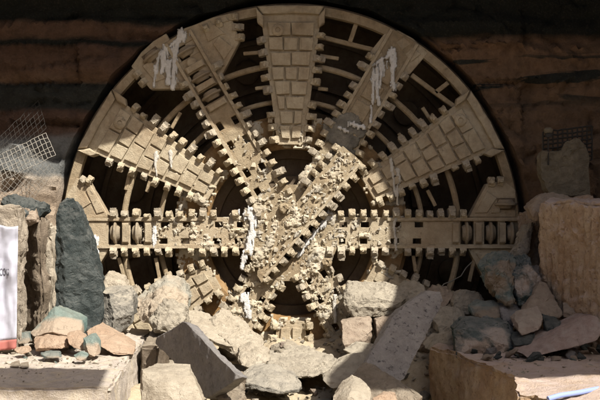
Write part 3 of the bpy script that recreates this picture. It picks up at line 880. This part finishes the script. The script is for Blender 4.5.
# left ledge stones
TOPZ = 'on the pale left block'
rock('rock', [(30, 333, 16.0), (55, 307, 16.3), (82, 321, 16.1), (80, 338, 15.7), (50, 331, 15.6), (34, 337, 15.8)], .7, M['palteal'], 'pointed pale teal stone below the dark upright slab', cuts=7, cutd=.05, amp=.03)
rock('rock', [(30, 339, 15.5), (44, 336, 15.5), (65, 339, 15.4), (66, 350, 15.2), (32, 352, 15.2)], .5, M['salmon'], 'tan squarish stone in front of the pointed teal stone', amp=.035)
rock('rock', [(66, 334, 15.3), (76, 331, 15.4), (84, 338, 15.2), (82, 351, 15.0), (68, 349, 15.1)], .35, M['salmon'], 'salmon and cream stone between the tan stone and the striped teal stone', amp=.03)
rock('rock', [(82, 338, 15.0), (91, 333, 15.1), (98, 345, 14.9), (98, 356, 14.8), (88, 358, 14.8), (82, 350, 14.9)], .3, M['palteal'], 'small upright teal stone with a pale band beside the long salmon stone', amp=.025)
rock('rock', [(84, 333, 15.8), (96, 324, 16.0), (120, 337, 15.8), (135, 347, 15.5), (134, 355, 15.3), (112, 354, 15.2), (97, 345, 15.3)], .5, M['salmon'], 'long flat salmon sandstone slab at the right end of the left block', cuts=7, cutd=.05, amp=.035)
rock('rock', [(16, 334, 15.9), (29, 333, 15.9), (29, 343, 15.7), (17, 344, 15.7)], .3, M['tealmix'], 'small teal stone at the foot of the banner slab', amp=.03)
rock('rock', [(40, 353, 14.9), (58, 353, 14.9), (59, 359, 14.7), (42, 360, 14.7)], .25, M['tealmix'], 'flat teal stone lying before the tan squarish stone', amp=.025)
rock('rock', [(73, 355, 14.7), (80, 352, 14.7), (88, 356, 14.6), (85, 361, 14.5), (75, 361, 14.5)], .2, M['palteal'], 'little teal and tan stone before the salmon and cream stone', amp=.02, L=.04)
rock('rock', [(14, 349, 15.2), (26, 347, 15.2), (28, 353, 15.0), (16, 355, 15.0)], .25, M['salmon'], 'small tan stone near the bottom of the banner', amp=.025)
rock('rock', [(10, 363, 14.3), (18, 361, 14.3), (19, 368, 14.1), (11, 368, 14.1)], .12, M['leftslab'], 'small dark brown cube of stone on the shadow edge, the left one', amp=.012, L=.04)
rock('rock', [(20.5, 363, 14.3), (27, 362, 14.3), (28, 368.5, 14.1), (21, 368.5, 14.1)], .12, M['leftslab'], 'small dark brown cube of stone on the shadow edge, the right one', amp=.012, L=.04)

# stones of the heap
rock('rock', [(98, 291, 17.4), (112, 287, 17.7), (127, 288, 17.6), (132, 298, 17.5), (129, 328, 17.3), (120, 338, 17.2), (99, 330, 17.2), (112, 296, 17.1), (114, 330, 17.0)], .8, M['greyrock'], 'upright grey block boulder beside the dark teal slab', amp=.05)
rock('rock', [(96, 282, 18.3), (108, 272, 18.4), (122, 277, 18.4), (127, 289, 18.2), (100, 295, 18.1)], .7, M['cream'], 'rounded cream rock behind the grey block boulder', amp=.05)
rock('rock', [(135, 315, 17.7), (150, 287, 18.1), (168, 276, 18.3), (184, 279, 18.3), (189, 300, 18.0), (186, 315, 17.7), (165, 324, 17.4), (146, 325, 17.3), (162, 298, 17.4)], .9, M['greyteal'], 'big angular grey teal boulder below the left spoke', amp=.06)
rock('rock', [(148, 315, 17.3), (170, 300, 17.3), (186, 308, 17.2), (188, 326, 17.0), (166, 334, 16.9), (150, 330, 17.0)], .6, M['dustyrock'], 'knobbly cream rock in front of the angular teal boulder', amp=.08)
rock('rock', [(133, 300, 18.6), (144, 291, 18.7), (152, 296, 18.6), (150, 309, 18.4), (136, 310, 18.4)], .5, M['greyteal'], 'small teal stone behind the big angular boulder', amp=.04)
rock('rock', [(185, 311, 18.4), (200, 316, 18.1), (228, 333, 17.4), (244, 350, 16.8), (238, 362, 16.4), (214, 346, 16.6), (190, 330, 17.2)], .8, M['cream'], 'long smooth cream slab sloping behind the dark leaning slab', amp=.05)
rock('rock', [(203, 322, 17.8), (217, 309, 18.4), (230, 319, 18.2), (246, 331, 17.8), (268, 347, 17.2), (262, 362, 16.6), (240, 360, 16.5), (224, 340, 17.0)], .7, M['cream'], 'large sunlit cream boulder below the lower left spoke', amp=.07)
rock('rock', [(236, 352, 16.2), (250, 345, 16.4), (268, 352, 16.2), (272, 362, 15.9), (250, 371, 15.6), (238, 366, 15.7)], .6, M['cream'], 'cracked cream rock in front of the large sunlit boulder', amp=.06)
rock('stone_slab', on_plane([(153, 338), (181, 321), (187, 323), (238, 377), (233, 383), (222, 389), (207, 399), (200, 392), (156, 344)], (190, 355, 14.6), (-.86, -.49, .04)), .0, M['greyslab'], 'dark grey sawn slab leaning in the rubble, in shadow', 'stone slab', cuts=3, cutd=.03, amp=.03, scale=.8, back=.97, lift=-.04, shift=(.13, .09))
rock('rock', [(230, 385, 14.0), (240, 374, 14.2), (246, 390, 13.9), (244, 410, 13.6), (226, 410, 13.6), (214, 398, 13.7)], .6, M['leftslab'], 'rough brown broken rock at the lower end of the dark leaning slab', amp=.06)
rock('rock', [(140, 370, 13.0), (150, 367, 13.3), (189, 368, 13.3), (193, 378, 12.95), (203, 402, 12.8), (203, 430, 12.6), (144, 430, 12.7), (141, 386, 12.85), (157, 384, 12.72)], .55, M['cream'], 'pale yellow broken stone block at the bottom, before the leaning slab', cuts=7, cutd=.05, amp=.03)
rock('rock', [(238, 378, 14.9), (252, 370, 15.2), (275, 369, 15.2), (297, 381, 14.8), (305, 393, 14.4), (270, 398, 14.0), (242, 393, 14.2)], .7, M['greyrock'], 'flat grey topped rock at the bottom, right of the leaning slab', amp=.05, strata=.12)
rock('rock', [(266, 362, 16.0), (280, 354, 16.4), (310, 351, 16.6), (334, 358, 16.3), (340, 366, 15.9), (312, 378, 15.3), (302, 386, 15.0), (284, 374, 15.4)], .8, M['dustyrock'], 'wide layered dusty rock below the bottom panel of the cutterhead', amp=.07, strata=.1)
rock('rock', [(318, 387, 14.7), (338, 361, 15.6), (366, 351, 15.9), (376, 352, 15.8), (369, 371, 15.2), (344, 391, 14.4), (326, 397, 14.2)], .4, M['dustyrock'], 'tilted flat tan slab left of the big speckled slab', amp=.04, strata=.09)
rock('rock', [(334, 397, 12.9), (345, 384, 13.1), (354, 378, 13.2), (364, 382, 13.1), (371, 392, 12.9), (370, 425, 12.5), (333, 425, 12.5), (350, 394, 12.6)], .4, M['cream'], 'bright cream stone with a faceted top at the bottom middle', cuts=7, cutd=.05, amp=.03)
rock('rock', [(374, 400, 12.8), (384, 393, 12.9), (398, 394, 12.9), (401, 420, 12.6), (375, 420, 12.6)], .3, M['salmon'], 'small tan stone right of the bright cream faceted stone', amp=.03)
rock('rock', [(340, 386, 13.9), (357, 362, 14.4), (372, 364, 14.3), (424, 398, 13.6), (424, 425, 13.3), (350, 425, 13.3)], .35, M['leftslab'], 'brown wedge shaped rock under the big speckled slab', amp=.04)
rock('stone_slab', [(361, 371, 14.5), (376, 348, 14.9), (393, 316, 15.4), (412, 300, 15.7), (426, 291, 15.9), (440, 292, 15.9), (443, 300, 15.8), (432, 324, 15.4), (420, 346, 15.0), (404, 378, 14.5), (396, 386, 14.4), (378, 380, 14.4)], .55, M['speckslab'], 'big speckled grey slab leaning diagonally right of the middle', 'stone slab', cuts=3, cutd=.03, amp=.025, scale=.4, back=.98, lift=-.05)
rock('rock', [(340, 287, 18.9), (346, 283, 19.1), (388, 284, 19.1), (400, 289, 18.9), (414, 298, 18.6), (410, 309, 18.4), (390, 318, 18.2), (352, 321, 18.2), (343, 304, 18.4), (380, 300, 18.25)], .8, M['dustyrock'], 'large flat rock topped with white dust right of the lower right spoke', amp=.06, strata=.16)
grp = None
rock('rock', [(341, 322, 18.0), (372, 318, 18.1), (374, 346, 17.7), (344, 348, 17.6)], .7, M['brown'], 'squared brown block below the white dusted rock, the left one', amp=.04, strata=.14)
rock('rock', [(375, 320, 18.0), (394, 316, 18.1), (396, 345, 17.7), (377, 347, 17.7)], .7, M['brown'], 'cracked brown block below the white dusted rock, behind the speckled slab', amp=.04, strata=.14)
rock('rock', [(344, 350, 17.0), (356, 344, 17.2), (380, 347, 17.1), (376, 356, 16.8), (348, 357, 16.8)], .4, M['dustyrock'], 'thin dusty rock under the squared brown block', amp=.04)

# right heap
rock('rock', [(396, 292, 18.9), (404, 281, 19.1), (420, 283, 19.1), (428, 293, 18.8), (420, 304, 18.6), (400, 304, 18.6)], .5, M['dustyrock'], 'dusty broken rock at the tip of the speckled slab', amp=.06)
rock('rock', [(424, 298, 18.6), (434, 286, 18.9), (450, 288, 18.9), (456, 300, 18.6), (446, 312, 18.3), (428, 310, 18.3)], .6, M['brown'], 'brown dusty rock in the shade right of the speckled slab tip', amp=.06)
rock('rock', [(452, 302, 18.3), (460, 290, 18.7), (478, 292, 18.7), (486, 304, 18.3), (474, 316, 18.0), (456, 315, 18.0)], .6, M['dustyrock'], 'dusty rock beneath the shaded gusset, left of the largest teal boulder', amp=.06)
rock('rock', [(430, 322, 17.6), (440, 308, 18.0), (462, 310, 18.0), (470, 322, 17.6), (456, 334, 17.2), (436, 334, 17.2)], .6, M['dustyrock'], 'grey dusty rock above the far corner of the right block', amp=.06)
rock('rock', [(486, 268, 17.4), (492, 261, 17.7), (500, 253, 17.9), (514, 255, 17.8), (515, 276, 17.2), (512, 304, 16.8), (500, 298, 16.9), (490, 284, 17.1), (502, 270, 16.95)], .9, M['tealmix'], 'largest dark teal boulder leaning on the right end of the cutterhead', amp=.09, cuts=5, cutd=.06)
rock('rock', [(515, 258, 17.8), (526, 256, 17.8), (533, 264, 17.5), (540, 284, 17.1), (534, 303, 16.9), (518, 306, 16.8), (514, 280, 17.0), (524, 274, 16.95)], .8, M['tealwhite'], 'brown and teal boulder right against the largest teal boulder', amp=.08, cuts=5, cutd=.06)
rock('rock', [(556, 282, 17.4), (566, 272, 17.6), (580, 276, 17.5), (588, 294, 17.2), (574, 304, 17.0), (558, 300, 17.0)], .5, M['pinkrock'], 'pinkish rock at the foot of the tall drilled block', amp=.06)
rock('rock', [(584, 296, 16.9), (592, 286, 17.1), (608, 288, 17.0), (612, 312, 16.6), (590, 314, 16.6)], .5, M['greyrock'], 'grey rock half cut by the right edge above the pink slab', amp=.06)
rock('rock', [(512, 336, 15.9), (524, 330, 16.0), (538, 334, 15.8), (534, 346, 15.5), (516, 348, 15.5)], .35, M['teal'], 'dark wet stone between the banded block and the pink slab', amp=.05)
rock('rock', [(526, 279, 17.4), (540, 266, 17.6), (549, 272, 17.5), (556, 292, 17.2), (548, 303, 17.0), (530, 300, 17.0)], .6, M['pinkrock'], 'tan conical stone right of the largest teal boulder', cuts=7, cutd=.05, amp=.05)
rock('rock', [(523, 312, 16.4), (540, 282, 16.9), (547, 284, 16.9), (563, 316, 16.4), (550, 322, 16.1), (530, 322, 16.1)], .4, M['brown'], 'pointed triangular tan stone in the middle of the right heap', cuts=7, cutd=.05, amp=.035)
rock('rock', [(514, 317, 16.2), (536, 303, 16.4), (543, 316, 16.1), (545, 328, 15.8), (524, 337, 15.6), (516, 327, 15.8)], .4, M['pinkrock'], 'tan angular stone touching the banded teal block', amp=.04)
rock('rock', [(541, 314, 16.2), (558, 318, 16.1), (568, 324, 16.0), (560, 336, 15.7), (546, 330, 15.8)], .4, M['teal'], 'dark teal stone under the pointed triangular stone', amp=.05)
rock('rock', [(470, 308, 17.0), (480, 303, 17.1), (498, 303, 17.1), (506, 311, 16.9), (500, 322, 16.6), (474, 320, 16.6)], .6, M['tealmix'], 'rust striped teal stone left of the right heap', amp=.05)
rock('rock', [(500, 304, 17.0), (520, 304, 17.0), (530, 316, 16.7), (518, 328, 16.4), (503, 322, 16.5)], .5, M['greyslab'], 'grey stone between the rust striped stone and the tan angular stone', amp=.05)
rock('rock', [(453, 330, 16.1), (463, 319, 16.4), (490, 318, 16.5), (513, 321, 16.4), (517, 334, 16.1), (515, 351, 15.8), (500, 357, 15.7), (470, 359, 15.6), (456, 360, 15.6), (470, 330, 15.75), (485, 336, 15.6)], .7, M['tealwhite'], 'dark teal block with a white band at the edge of the right block', cuts=5, cutd=.06, amp=.05)
rock('stone_slab', [(514, 350, 15.6), (518, 344, 15.8), (588, 315, 15.8), (597, 317, 15.7), (603, 330, 15.4), (600, 340, 15.2), (560, 350, 15.2), (528, 358, 15.2)], .45, M['pinkslab'], 'long pink drilled slab lying across the right heap', 'stone slab', cuts=3, cutd=.03, amp=.025, back=.95)
rock('rock', [(563, 303, 16.6), (574, 296, 16.8), (587, 298, 16.7), (592, 316, 16.4), (578, 322, 16.2), (566, 320, 16.2)], .5, M['brown'], 'rounded grey brown stone above the pink drilled slab', amp=.05)
rock('rock', [(548, 291, 17.2), (560, 287, 17.3), (574, 294, 17.2), (570, 306, 16.9), (552, 306, 16.9)], .5, M['greyslab'], 'dark grey stone behind the pointed triangular stone', amp=.05)
rock('rock', [(532, 208, 17.6), (540, 197, 17.9), (552, 192, 18.0), (572, 196, 17.9), (574, 212, 17.5), (552, 219, 17.3), (538, 222, 17.3)], .9, M['brown'], 'grey brown rock on the left corner of the tall drilled block', amp=.05)
rock('rock', [(573, 198, 17.8), (592, 195, 17.9), (600, 203, 17.7), (596, 213, 17.4), (574, 213, 17.4)], .7, M['salmon'], 'pinkish rock on the tall drilled block, beside the net', amp=.05)
rock('rock', [(519, 250, 18.2), (528, 224, 18.6), (535, 222, 18.6), (530, 245, 18.3), (522, 264, 18.0), (512, 262, 18.0)], .5, M['dustyrock'], 'splintered pale rock wedged between cutterhead and tall drilled block', amp=.05)
rock('rock', [(526, 205, 19.2), (540, 214, 18.9), (540, 300, 18.2), (520, 300, 18.2), (521, 255, 18.6)], .6, M['brown'], 'upright brown stone face left of the tall drilled block', amp=.07)
rock('rock', [(424, 346, 17.0), (436, 335, 17.2), (452, 333, 17.0), (456, 345, 16.7), (440, 356, 16.5)], .5, M['dustyrock'], 'dusty round stone at the far corner of the right block', amp=.05)

# heap base and small stones ----------------------------------------------------
def heap_z(x, y):
    D = y + CAMD
    z = -3.0 + .25*fbm(Vector((x*.7, y*.7, 2))) + .10*fbm(Vector((x*2.5, y*2.5, 5)))
    z += .30*smooth(17.5, 19.6, D)*smooth(-2, 1.5, x)
    z += .55*smooth(16, 18.5, D)*smooth(1.0, 3.0, x)
    z -= 1.5*smooth(.9, 1.7, x)*(1 - smooth(15.6, 17.4, D))
    z -= .35*(1 - smooth(12, 14.5, D))
    z += .35*(1 - smooth(-3.4, -2.2, x))*smooth(15.8, 17.5, D)
    return z
bm = bmesh.new(); V = {}
nx, ny = 130, 120
for j in range(ny):
    for i in range(nx):
        x = -5.5 + 11.5*i/(nx-1); y = -9.0 + 9.6*j/(ny-1)
        V[i, j] = bm.verts.new((x, y, heap_z(x, y)))
for j in range(ny-1):
    for i in range(nx-1): bm.faces.new([V[i, j], V[i+1, j], V[i+1, j+1], V[i, j+1]])
tag(link('spoil_ground', bm, M['gravel'], sharp=60), kind='structure')

def base_mesh(seed):
    r = random.Random(seed); bm = bmesh.new()
    for _ in range(14):
        bm.verts.new((r.uniform(-.5, .5), r.uniform(-.5, .5), r.uniform(-.36, .36)))
    g = bmesh.ops.convex_hull(bm, input=bm.verts[:])
    bmesh.ops.delete(bm, geom=[q for q in g['geom_interior'] if isinstance(q, bmesh.types.BMVert)], context='VERTS')
    bmesh.ops.bevel(bm, geom=bm.edges[:], offset=.03, segments=1, affect='EDGES', clamp_overlap=True)
    bmesh.ops.remove_doubles(bm, verts=bm.verts[:], dist=1e-4)
    chip(bm, 6, r, .2); refine(bm, .11); roughen(bm, .045, .5, seed, .5, steps=1.0)
    bmesh.ops.recalc_face_normals(bm, faces=bm.faces[:])
    me = bpy.data.meshes.new('small_stone'); bm.to_mesh(me); bm.free()
    for p in me.polygons: p.use_smooth = True
    me.set_sharp_from_angle(angle=math.radians(28))
    return me
BASES = [base_mesh(50+i) for i in range(8)]
SM = {}
def small_stone(x, y, z, s, matk, label, group):
    b = rnd.randrange(8)
    key = (b, matk)
    if key not in SM:
        me = BASES[b].copy(); me.materials.append(M[matk]); SM[key] = me
    o = bpy.data.objects.new('small_stone', SM[key]); COL.objects.link(o)
    o.location = (x, y, z + s*.16); o.scale = (s*rnd.uniform(.8, 1.3), s*rnd.uniform(.8, 1.2), s*rnd.uniform(.7, 1.0))
    o.rotation_euler = (rnd.uniform(-.5, .5), rnd.uniform(-.5, .5), rnd.uniform(0, 6.28))
    tag(o, label, 'stone', group)
def scatter(n, x0, x1, D0, D1, smin, smax, mats, place, group, zf=heap_z):
    for _ in range(n):
        x = rnd.uniform(x0, x1); y = rnd.uniform(D0, D1) - CAMD
        m = rnd.choice(mats); s = smin + (smax-smin)*rnd.random()**2
        nm = {'cream': 'cream', 'dustyrock': 'dusty tan', 'brown': 'brown', 'tealmix': 'teal grey', 'palteal': 'pale teal', 'teal': 'dark teal', 'greyslab': 'dark grey', 'greyrock': 'grey', 'greyteal': 'grey green', 'pinkrock': 'pinkish', 'salmon': 'salmon'}[m]
        small_stone(x, y, zf(x, y), s, m, 'small %s broken stone %s' % (nm, place), group)
scatter(110, -2.4, 1.3, 14.6, 19.3, .12, .6, ['cream', 'greyrock', 'dustyrock', 'greyteal', 'pinkrock'], 'in the sunlit heap below the cutterhead', 'small stones of the sunlit heap')
scatter(80, 1.3, 4.2, 16.8, 19.4, .12, .55, ['dustyrock', 'brown', 'greyrock'], 'in the shaded heap under the right spoke', 'small stones of the shaded heap')
scatter(16, -2.2, 2.0, 12.6, 15.5, .15, .4, ['dustyrock', 'brown', 'cream'], 'in the foreground trough', 'small stones of the foreground trough')
scatter(38, 2.7, 5.0, 14.9, 16.6, .12, .34, ['teal', 'tealmix', 'brown', 'greyslab'], 'on top of the right block', 'small stones on the right block', lambda x, y: -2.42)
scatter(22, -4.6, -2.75, 14.6, 16.6, .05, .16, ['salmon', 'cream', 'palteal'], 'on top of the left block', 'small stones on the left block', lambda x, y: -2.41)
scatter(12, -4.3, -2.5, 17.2, 19.0, .2, .5, ['cream', 'dustyrock'], 'behind the grey boulder at left', 'small stones behind the left boulders')
# crumbs: fine chips nobody could count
bm = bmesh.new()
def crumb(x, y, z, s):
    v = [bm.verts.new((x+rnd.uniform(-1, 1)*s, y+rnd.uniform(-1, 1)*s, z+rnd.uniform(-.5, .9)*s)) for _ in range(6)]
    bmesh.ops.convex_hull(bm, input=v)
for _ in range(1800): 
    x, y = rnd.uniform(-2.3, 4), rnd.uniform(12.5, 19.5)-CAMD
    crumb(x, y, heap_z(x, y)+.02, rnd.uniform(.015, .075))
for _ in range(230): crumb(rnd.uniform(2.9, 5.5), rnd.uniform(13.6, 16.2)-CAMD, -2.405, rnd.uniform(.01, .04))
for _ in range(260): crumb(rnd.uniform(-4.8, -2.6), rnd.uniform(14.2, 16.5)-CAMD, -2.385, rnd.uniform(.008, .03))
for _ in range(60): crumb(rnd.uniform(-4.2, -2.6), rnd.uniform(12.9, 14.2)-CAMD, -2.39, rnd.uniform(.008, .018))
bmesh.ops.delete(bm, geom=[v for v in bm.verts if not v.link_faces], context='VERTS')
tag(link('stone_chips', bm, M['dustyrock'], smooth_shade=False), kind='stuff')

# ------------------------------------------------------------------ banner, nets, panel, hose
ban = bpy.data.objects.new('banner', None); COL.objects.link(ban); ban.location = P(5, 352, 15.55)
tag(ban, 'white cloth banner with grey letters and a red bottom band, hung on the left slab', 'banner')
def cloth_pt(u, v):   # u 0..1 left to right, v 0..1 bottom to top
    px = -40 + 58*u - 1.5*(1-v)*u; py = 355 - (130 - 2*math.sin(u*9))*v - 6*u*(1-v)
    D = 15.60 - .05*(.5+.5*math.sin(u*21 + 3*v)) - .05*math.sin(v*15 - u*9 + 2*fbm(Vector((u*2, v*3, 4))))*smooth(.2, .9, v) - .04*fbm(Vector((u*6, v*5, 1)))
    return P(px, py, D)
def cloth(name, v0, v1, mat, off=0.0):
    bm = bmesh.new(); N, K = 34, max(4, int(44*(v1-v0)))
    g = [[bm.verts.new(cloth_pt(i/N, v0+(v1-v0)*j/K) - ban.location + Vector((0, off, 0))) for i in range(N+1)] for j in range(K+1)]
    for j in range(K):
        for i in range(N): bm.faces.new([g[j][i], g[j][i+1], g[j+1][i+1], g[j+1][i]])
    o = link(name, bm, mat, ban, sharp=180)
    s = o.modifiers.new('thick', 'SOLIDIFY'); s.thickness = .006
    return o
def mat_cloth(nm, c):
    t = NT(nm); n = t.noise(5, 6, .6)
    t.bump(n, .3, .02)
    return t.done(t.mix(t.math('MULTIPLY', n, .4), c, (c[0]*.8, c[1]*.82, c[2]*.85)), .75, .2)
cloth('cloth', .08, 1.0, mat_cloth('white_tarpaulin', (.40, .40, .46)))
cloth('red_band', .0, .08, mat_cloth('red_print', (.34, .12, .10)))
cu = bpy.data.curves.new('lettering', 'FONT'); cu.body = 'COG'; cu.size = .155; cu.extrude = .0; cu.offset = .004; cu.align_x = 'RIGHT'
lt = bpy.data.objects.new('lettering_text', cu); COL.objects.link(lt)
me = bpy.data.meshes.new_from_object(lt); bpy.data.objects.remove(lt)
me.materials.append(NT('grey_print').done((.10, .10, .12), .7, .2))
lt = bpy.data.objects.new('lettering', me); COL.objects.link(lt); lt.parent = ban
for v in me.vertices:
    px, py = 9.0 + v.co.x*.42*64, 275.5 - v.co.y*1.0*64
    q = cloth_pt((px+40)/58, (355-py)/128) + Vector((0, -.012, 0))
    v.co = P(px, py, q.y + CAMD) - ban.location

def net(name, corner, U, Vv, nu, nv, rad, mat, label, sag=.05, seed=1, holes=0.0):
    """wire net: corner + u*U + v*Vv (vectors), nu x nv cells"""
    bm = bmesh.new()
    nrm = U.cross(Vv).normalized()
    def pt(u, v):
        p = corner + U*u + Vv*v
        return p + nrm*sag*fbm(Vector((u*3, v*3, seed))) + Vector((0, 0, .02*fbm(Vector((u*8, v*8, seed+4)))))
    S = 10
    for i in range(nu+1):
        add_tube(bm, [pt(i/nu, k/S) for k in range(S+1)], rad, 4)
    for j in range(nv+1):
        add_tube(bm, [pt(k/S, j/nv) for k in range(S+1)], rad, 4)
    o = link(name, bm, mat)
    return tag(o, label, 'wire mesh')
a = P(-22, 165, 18.2)
net('wire_mesh', a, P(46, 133, 18.6) - a, P(-13, 188, 17.95) - a, 17, 5, .0052, M['wire'], 'stiff bright welded wire mesh edge bent off the lit rock at left', .03)
net('wire_mesh', a + Vector((0, .02, .15)), P(38, 108, 18.9) - a, P(46, 136, 18.7) - P(38, 108, 18.9), 16, 6, .0035, M['darkwire'], 'dull wire mesh fading up the dark rock above the bright mesh', .03, 2)
b = P(-20, 172, 18.0)
net('wire_mesh', P(-16, 205, 17.75), P(30, 148, 18.3) - P(-16, 205, 17.75), P(10, 228, 17.7) - P(-16, 205, 17.75), 16, 8, .0034, M['midwire'], 'thin diamond wire net draped over the sunlit pale rock at left', .05, 3)

bm = bmesh.new()
cp = [P(472, 262, 19.6), P(466, 268, 19.4), P(461, 276, 19.2), P(452, 281, 19.1), P(444, 284, 19.0), P(438, 292, 18.9)]
add_tube(bm, cp, .011, 6)
tag(link('cable', bm, M['midwire']), 'thin dusty cable hanging below the right end of the level right spoke', 'cable')

# weathered panel with net at the right
pan = bpy.data.objects.new('concrete_panel', None); COL.objects.link(pan); pan.location = P(565, 192, 18.7)
tag(pan, 'weathered grey concrete panel with rounded lump on top at the right rock wall', 'panel')
bm = bmesh.new()
pts = [(540, 157), (542, 151), (560, 151), (562, 147), (568, 144), (578, 144), (585, 149), (588, 160), (588, 196), (552, 196), (545, 188), (539, 175)]
C = [P(x, y, 18.75) - pan.location for x, y in pts]
add_plate(bm, [(p.x, p.z) for p in C], [], -.05, .25)
refine(bm, .05, 6); roughen(bm, .028, .45, 9, .9, steps=.8)
M['panel'] = mat_rock('weathered_concrete', (0.18, 0.155, 0.11), (0.26, 0.22, 0.155), None, stripes=(0.14, 0.12, 0.09))
link('slab_face', bm, M['panel'], pan)
bm = bmesh.new(); add_lathe(bm, [(0, .25), (.03, .23), (.06, .17), (.075, .08)], P(574, 153, 18.7) - pan.location, (0, -1, 0), 24)
refine(bm, .05); roughen(bm, .05, .3, 4, .7, steps=.8); link('rounded_lump', bm, M['panel'], pan)
c0 = P(543, 132, 18.84)
net('wire_mesh', c0, P(592, 126, 18.84) - c0, P(543, 166, 18.84) - c0, 10, 8, .017, M['darkwire'], 'dark square wire net hanging above the grey concrete panel', .03, 5)
lm = bpy.data.objects.new('work_lamp', None); COL.objects.link(lm); lm.location = P(549, 165, 18.6)
tag(lm, 'small pale capped work lamp on a post beside the dark net', 'lamp')
bm = bmesh.new(); add_tube(bm, [Vector((0, .05, 0)), Vector((.0, .05, .58))], .016, 8); link('post', bm, M['darkwire'], lm)
bm = bmesh.new(); add_lathe(bm, [(0, .07), (.03, .085), (.07, .085), (.10, .05)], (0, .05, .60), (0, 0, 1), 20); link('cap', bm, M['panel'], lm)
bm = bmesh.new(); add_box(bm, (0, .05, .555), (.10, .1, .07)); link('lamp_body', bm, M['darkwire'], lm)

bm = bmesh.new()
add_tube(bm, [P(548, 402, 12.05) + Vector((0, 0, .035)), P(560, 398, 12.1) + Vector((0, 0, .03)), P(580, 392.5, 12.5), P(600, 388.5, 12.8), P(625, 384, 13.1), P(660, 381, 13.3)], .033, 12)
tag(link('pipe', bm, mat_cloth('pale_blue_plastic', (.24, .30, .58))), 'pale blue plastic pipe lying on the lower right block', 'pipe')

# ------------------------------------------------------------------ unseen overhead slabs and walls, added to shape light and shade
def mat_conc():
    t = NT('shade_slab_concrete'); n = t.noise(3, 6, .6); t.bump(n, .3, .02)
    return t.done(t.mix(n, (.26, .23, .19), (.36, .32, .27)), .9, .2)
CON = mat_conc()
def overhead(pts, z0, z1, name):
    bm = bmesh.new()
    T = [bm.verts.new((x, y, z1)) for x, y in pts]; Bv = [bm.verts.new((x, y, z0)) for x, y in pts]
    tr = tessellate_polygon([[Vector((x, y, 0)) for x, y in pts]])
    for t in tr: bm.faces.new([T[i] for i in t]); bm.faces.new([Bv[i] for i in reversed(t)])
    n = len(pts)
    for i in range(n): bm.faces.new([T[i], T[(i+1) % n], Bv[(i+1) % n], Bv[i]])
    tag(link(name, bm, CON, smooth_shade=False), kind='structure')
ZR = 6.0
def up(px, py, D):  # lifts a lit-area boundary point along the sun to slab height
    p = P(px, py, D); t = (ZR - p.z)/.85
    return (p.x + .45*t, p.y - .60*t)
def side_wall(x0, sgn, name):
    bm = bmesh.new(); V = {}
    for j in range(60):
        for i in range(90):
            y = -34 + 34.6*i/89; z = -4.8 + 10.8*j/59
            V[i, j] = bm.verts.new((x0 + sgn*.35*fbm(Vector((x0, y*.4, z*.8))) + sgn*.08*math.sin(z*2.2), y, z))
    for j in range(59):
        for i in range(89): bm.faces.new([V[i, j], V[i+1, j], V[i+1, j+1], V[i, j+1]])
    tag(link(name, bm, M['sidewall']), kind='structure')
M['sidewall'] = mat_rock('unseen_sandstone_wall', (0.40, 0.29, 0.19), (0.47, 0.36, 0.25), None, stripes=(0.36, 0.25, 0.16))
side_wall(-10.5, 1, 'bounce_wall_left'); side_wall(13.5, -1, 'sky_block_wall_right')  # unseen walls added for warm bounce and less sky light
bm = bmesh.new(); V = {}
for j in range(50):
    for i in range(90):
        x = -12 + 27*i/89; z = -4.8 + 13*j/49
        V[i, j] = bm.verts.new((x, -31 + .4*fbm(Vector((x*.4, 3, z*.8))), z))
for j in range(49):
    for i in range(89): bm.faces.new([V[i, j], V[i+1, j], V[i+1, j+1], V[i, j+1]])
tag(link('sky_block_wall_back', bm, M['sidewall']), kind='structure')  # unseen wall behind the camera, added to cut low sky light
# boundary of the sunlit area, lifted along the sun, left to right
edge = [up(-60, 128, 18.9), up(0, 136, 18.9), up(40, 136, 19.2), up(72, 149, 19.9), up(105, 142, 19.9), up(130, 135, 19.9), up(150, 124, 19.9), up(180, 104, 19.9), up(206, 117, 19.9), up(232, 118, 19.9),
        up(270, 130, 19.9), up(310, 128, 19.9), up(335, 146, 19.9), up(360, 158, 19.9), up(378, 168, 19.9), up(392, 195, 19.9), up(398, 230, 19.8), up(404, 270, 19.4), up(396, 300, 18.9), up(385, 330, 18.0), up(372, 345, 16.6)]
print([tuple(round(c, 2) for c in e) for e in edge])
overhead([(-14, .9), (-14, edge[0][1])] + edge + [(edge[-1][0] - .55, -11.2), (edge[-1][0] - .5, -12.3), (10.5, -12.4), (10.5, -4), (14, -4), (14, .9)], ZR, ZR+.2, 'shade_roof')  # unseen slab, added and shaped to cast the upper and right shade
overhead([(-14, -11.9), (-14, -13.25), (1.9, -13.2), (1.75, -11.9)], ZR+.003, ZR+.25, 'shade_beam')  # unseen beam added to cast the shadow band across the left foreground
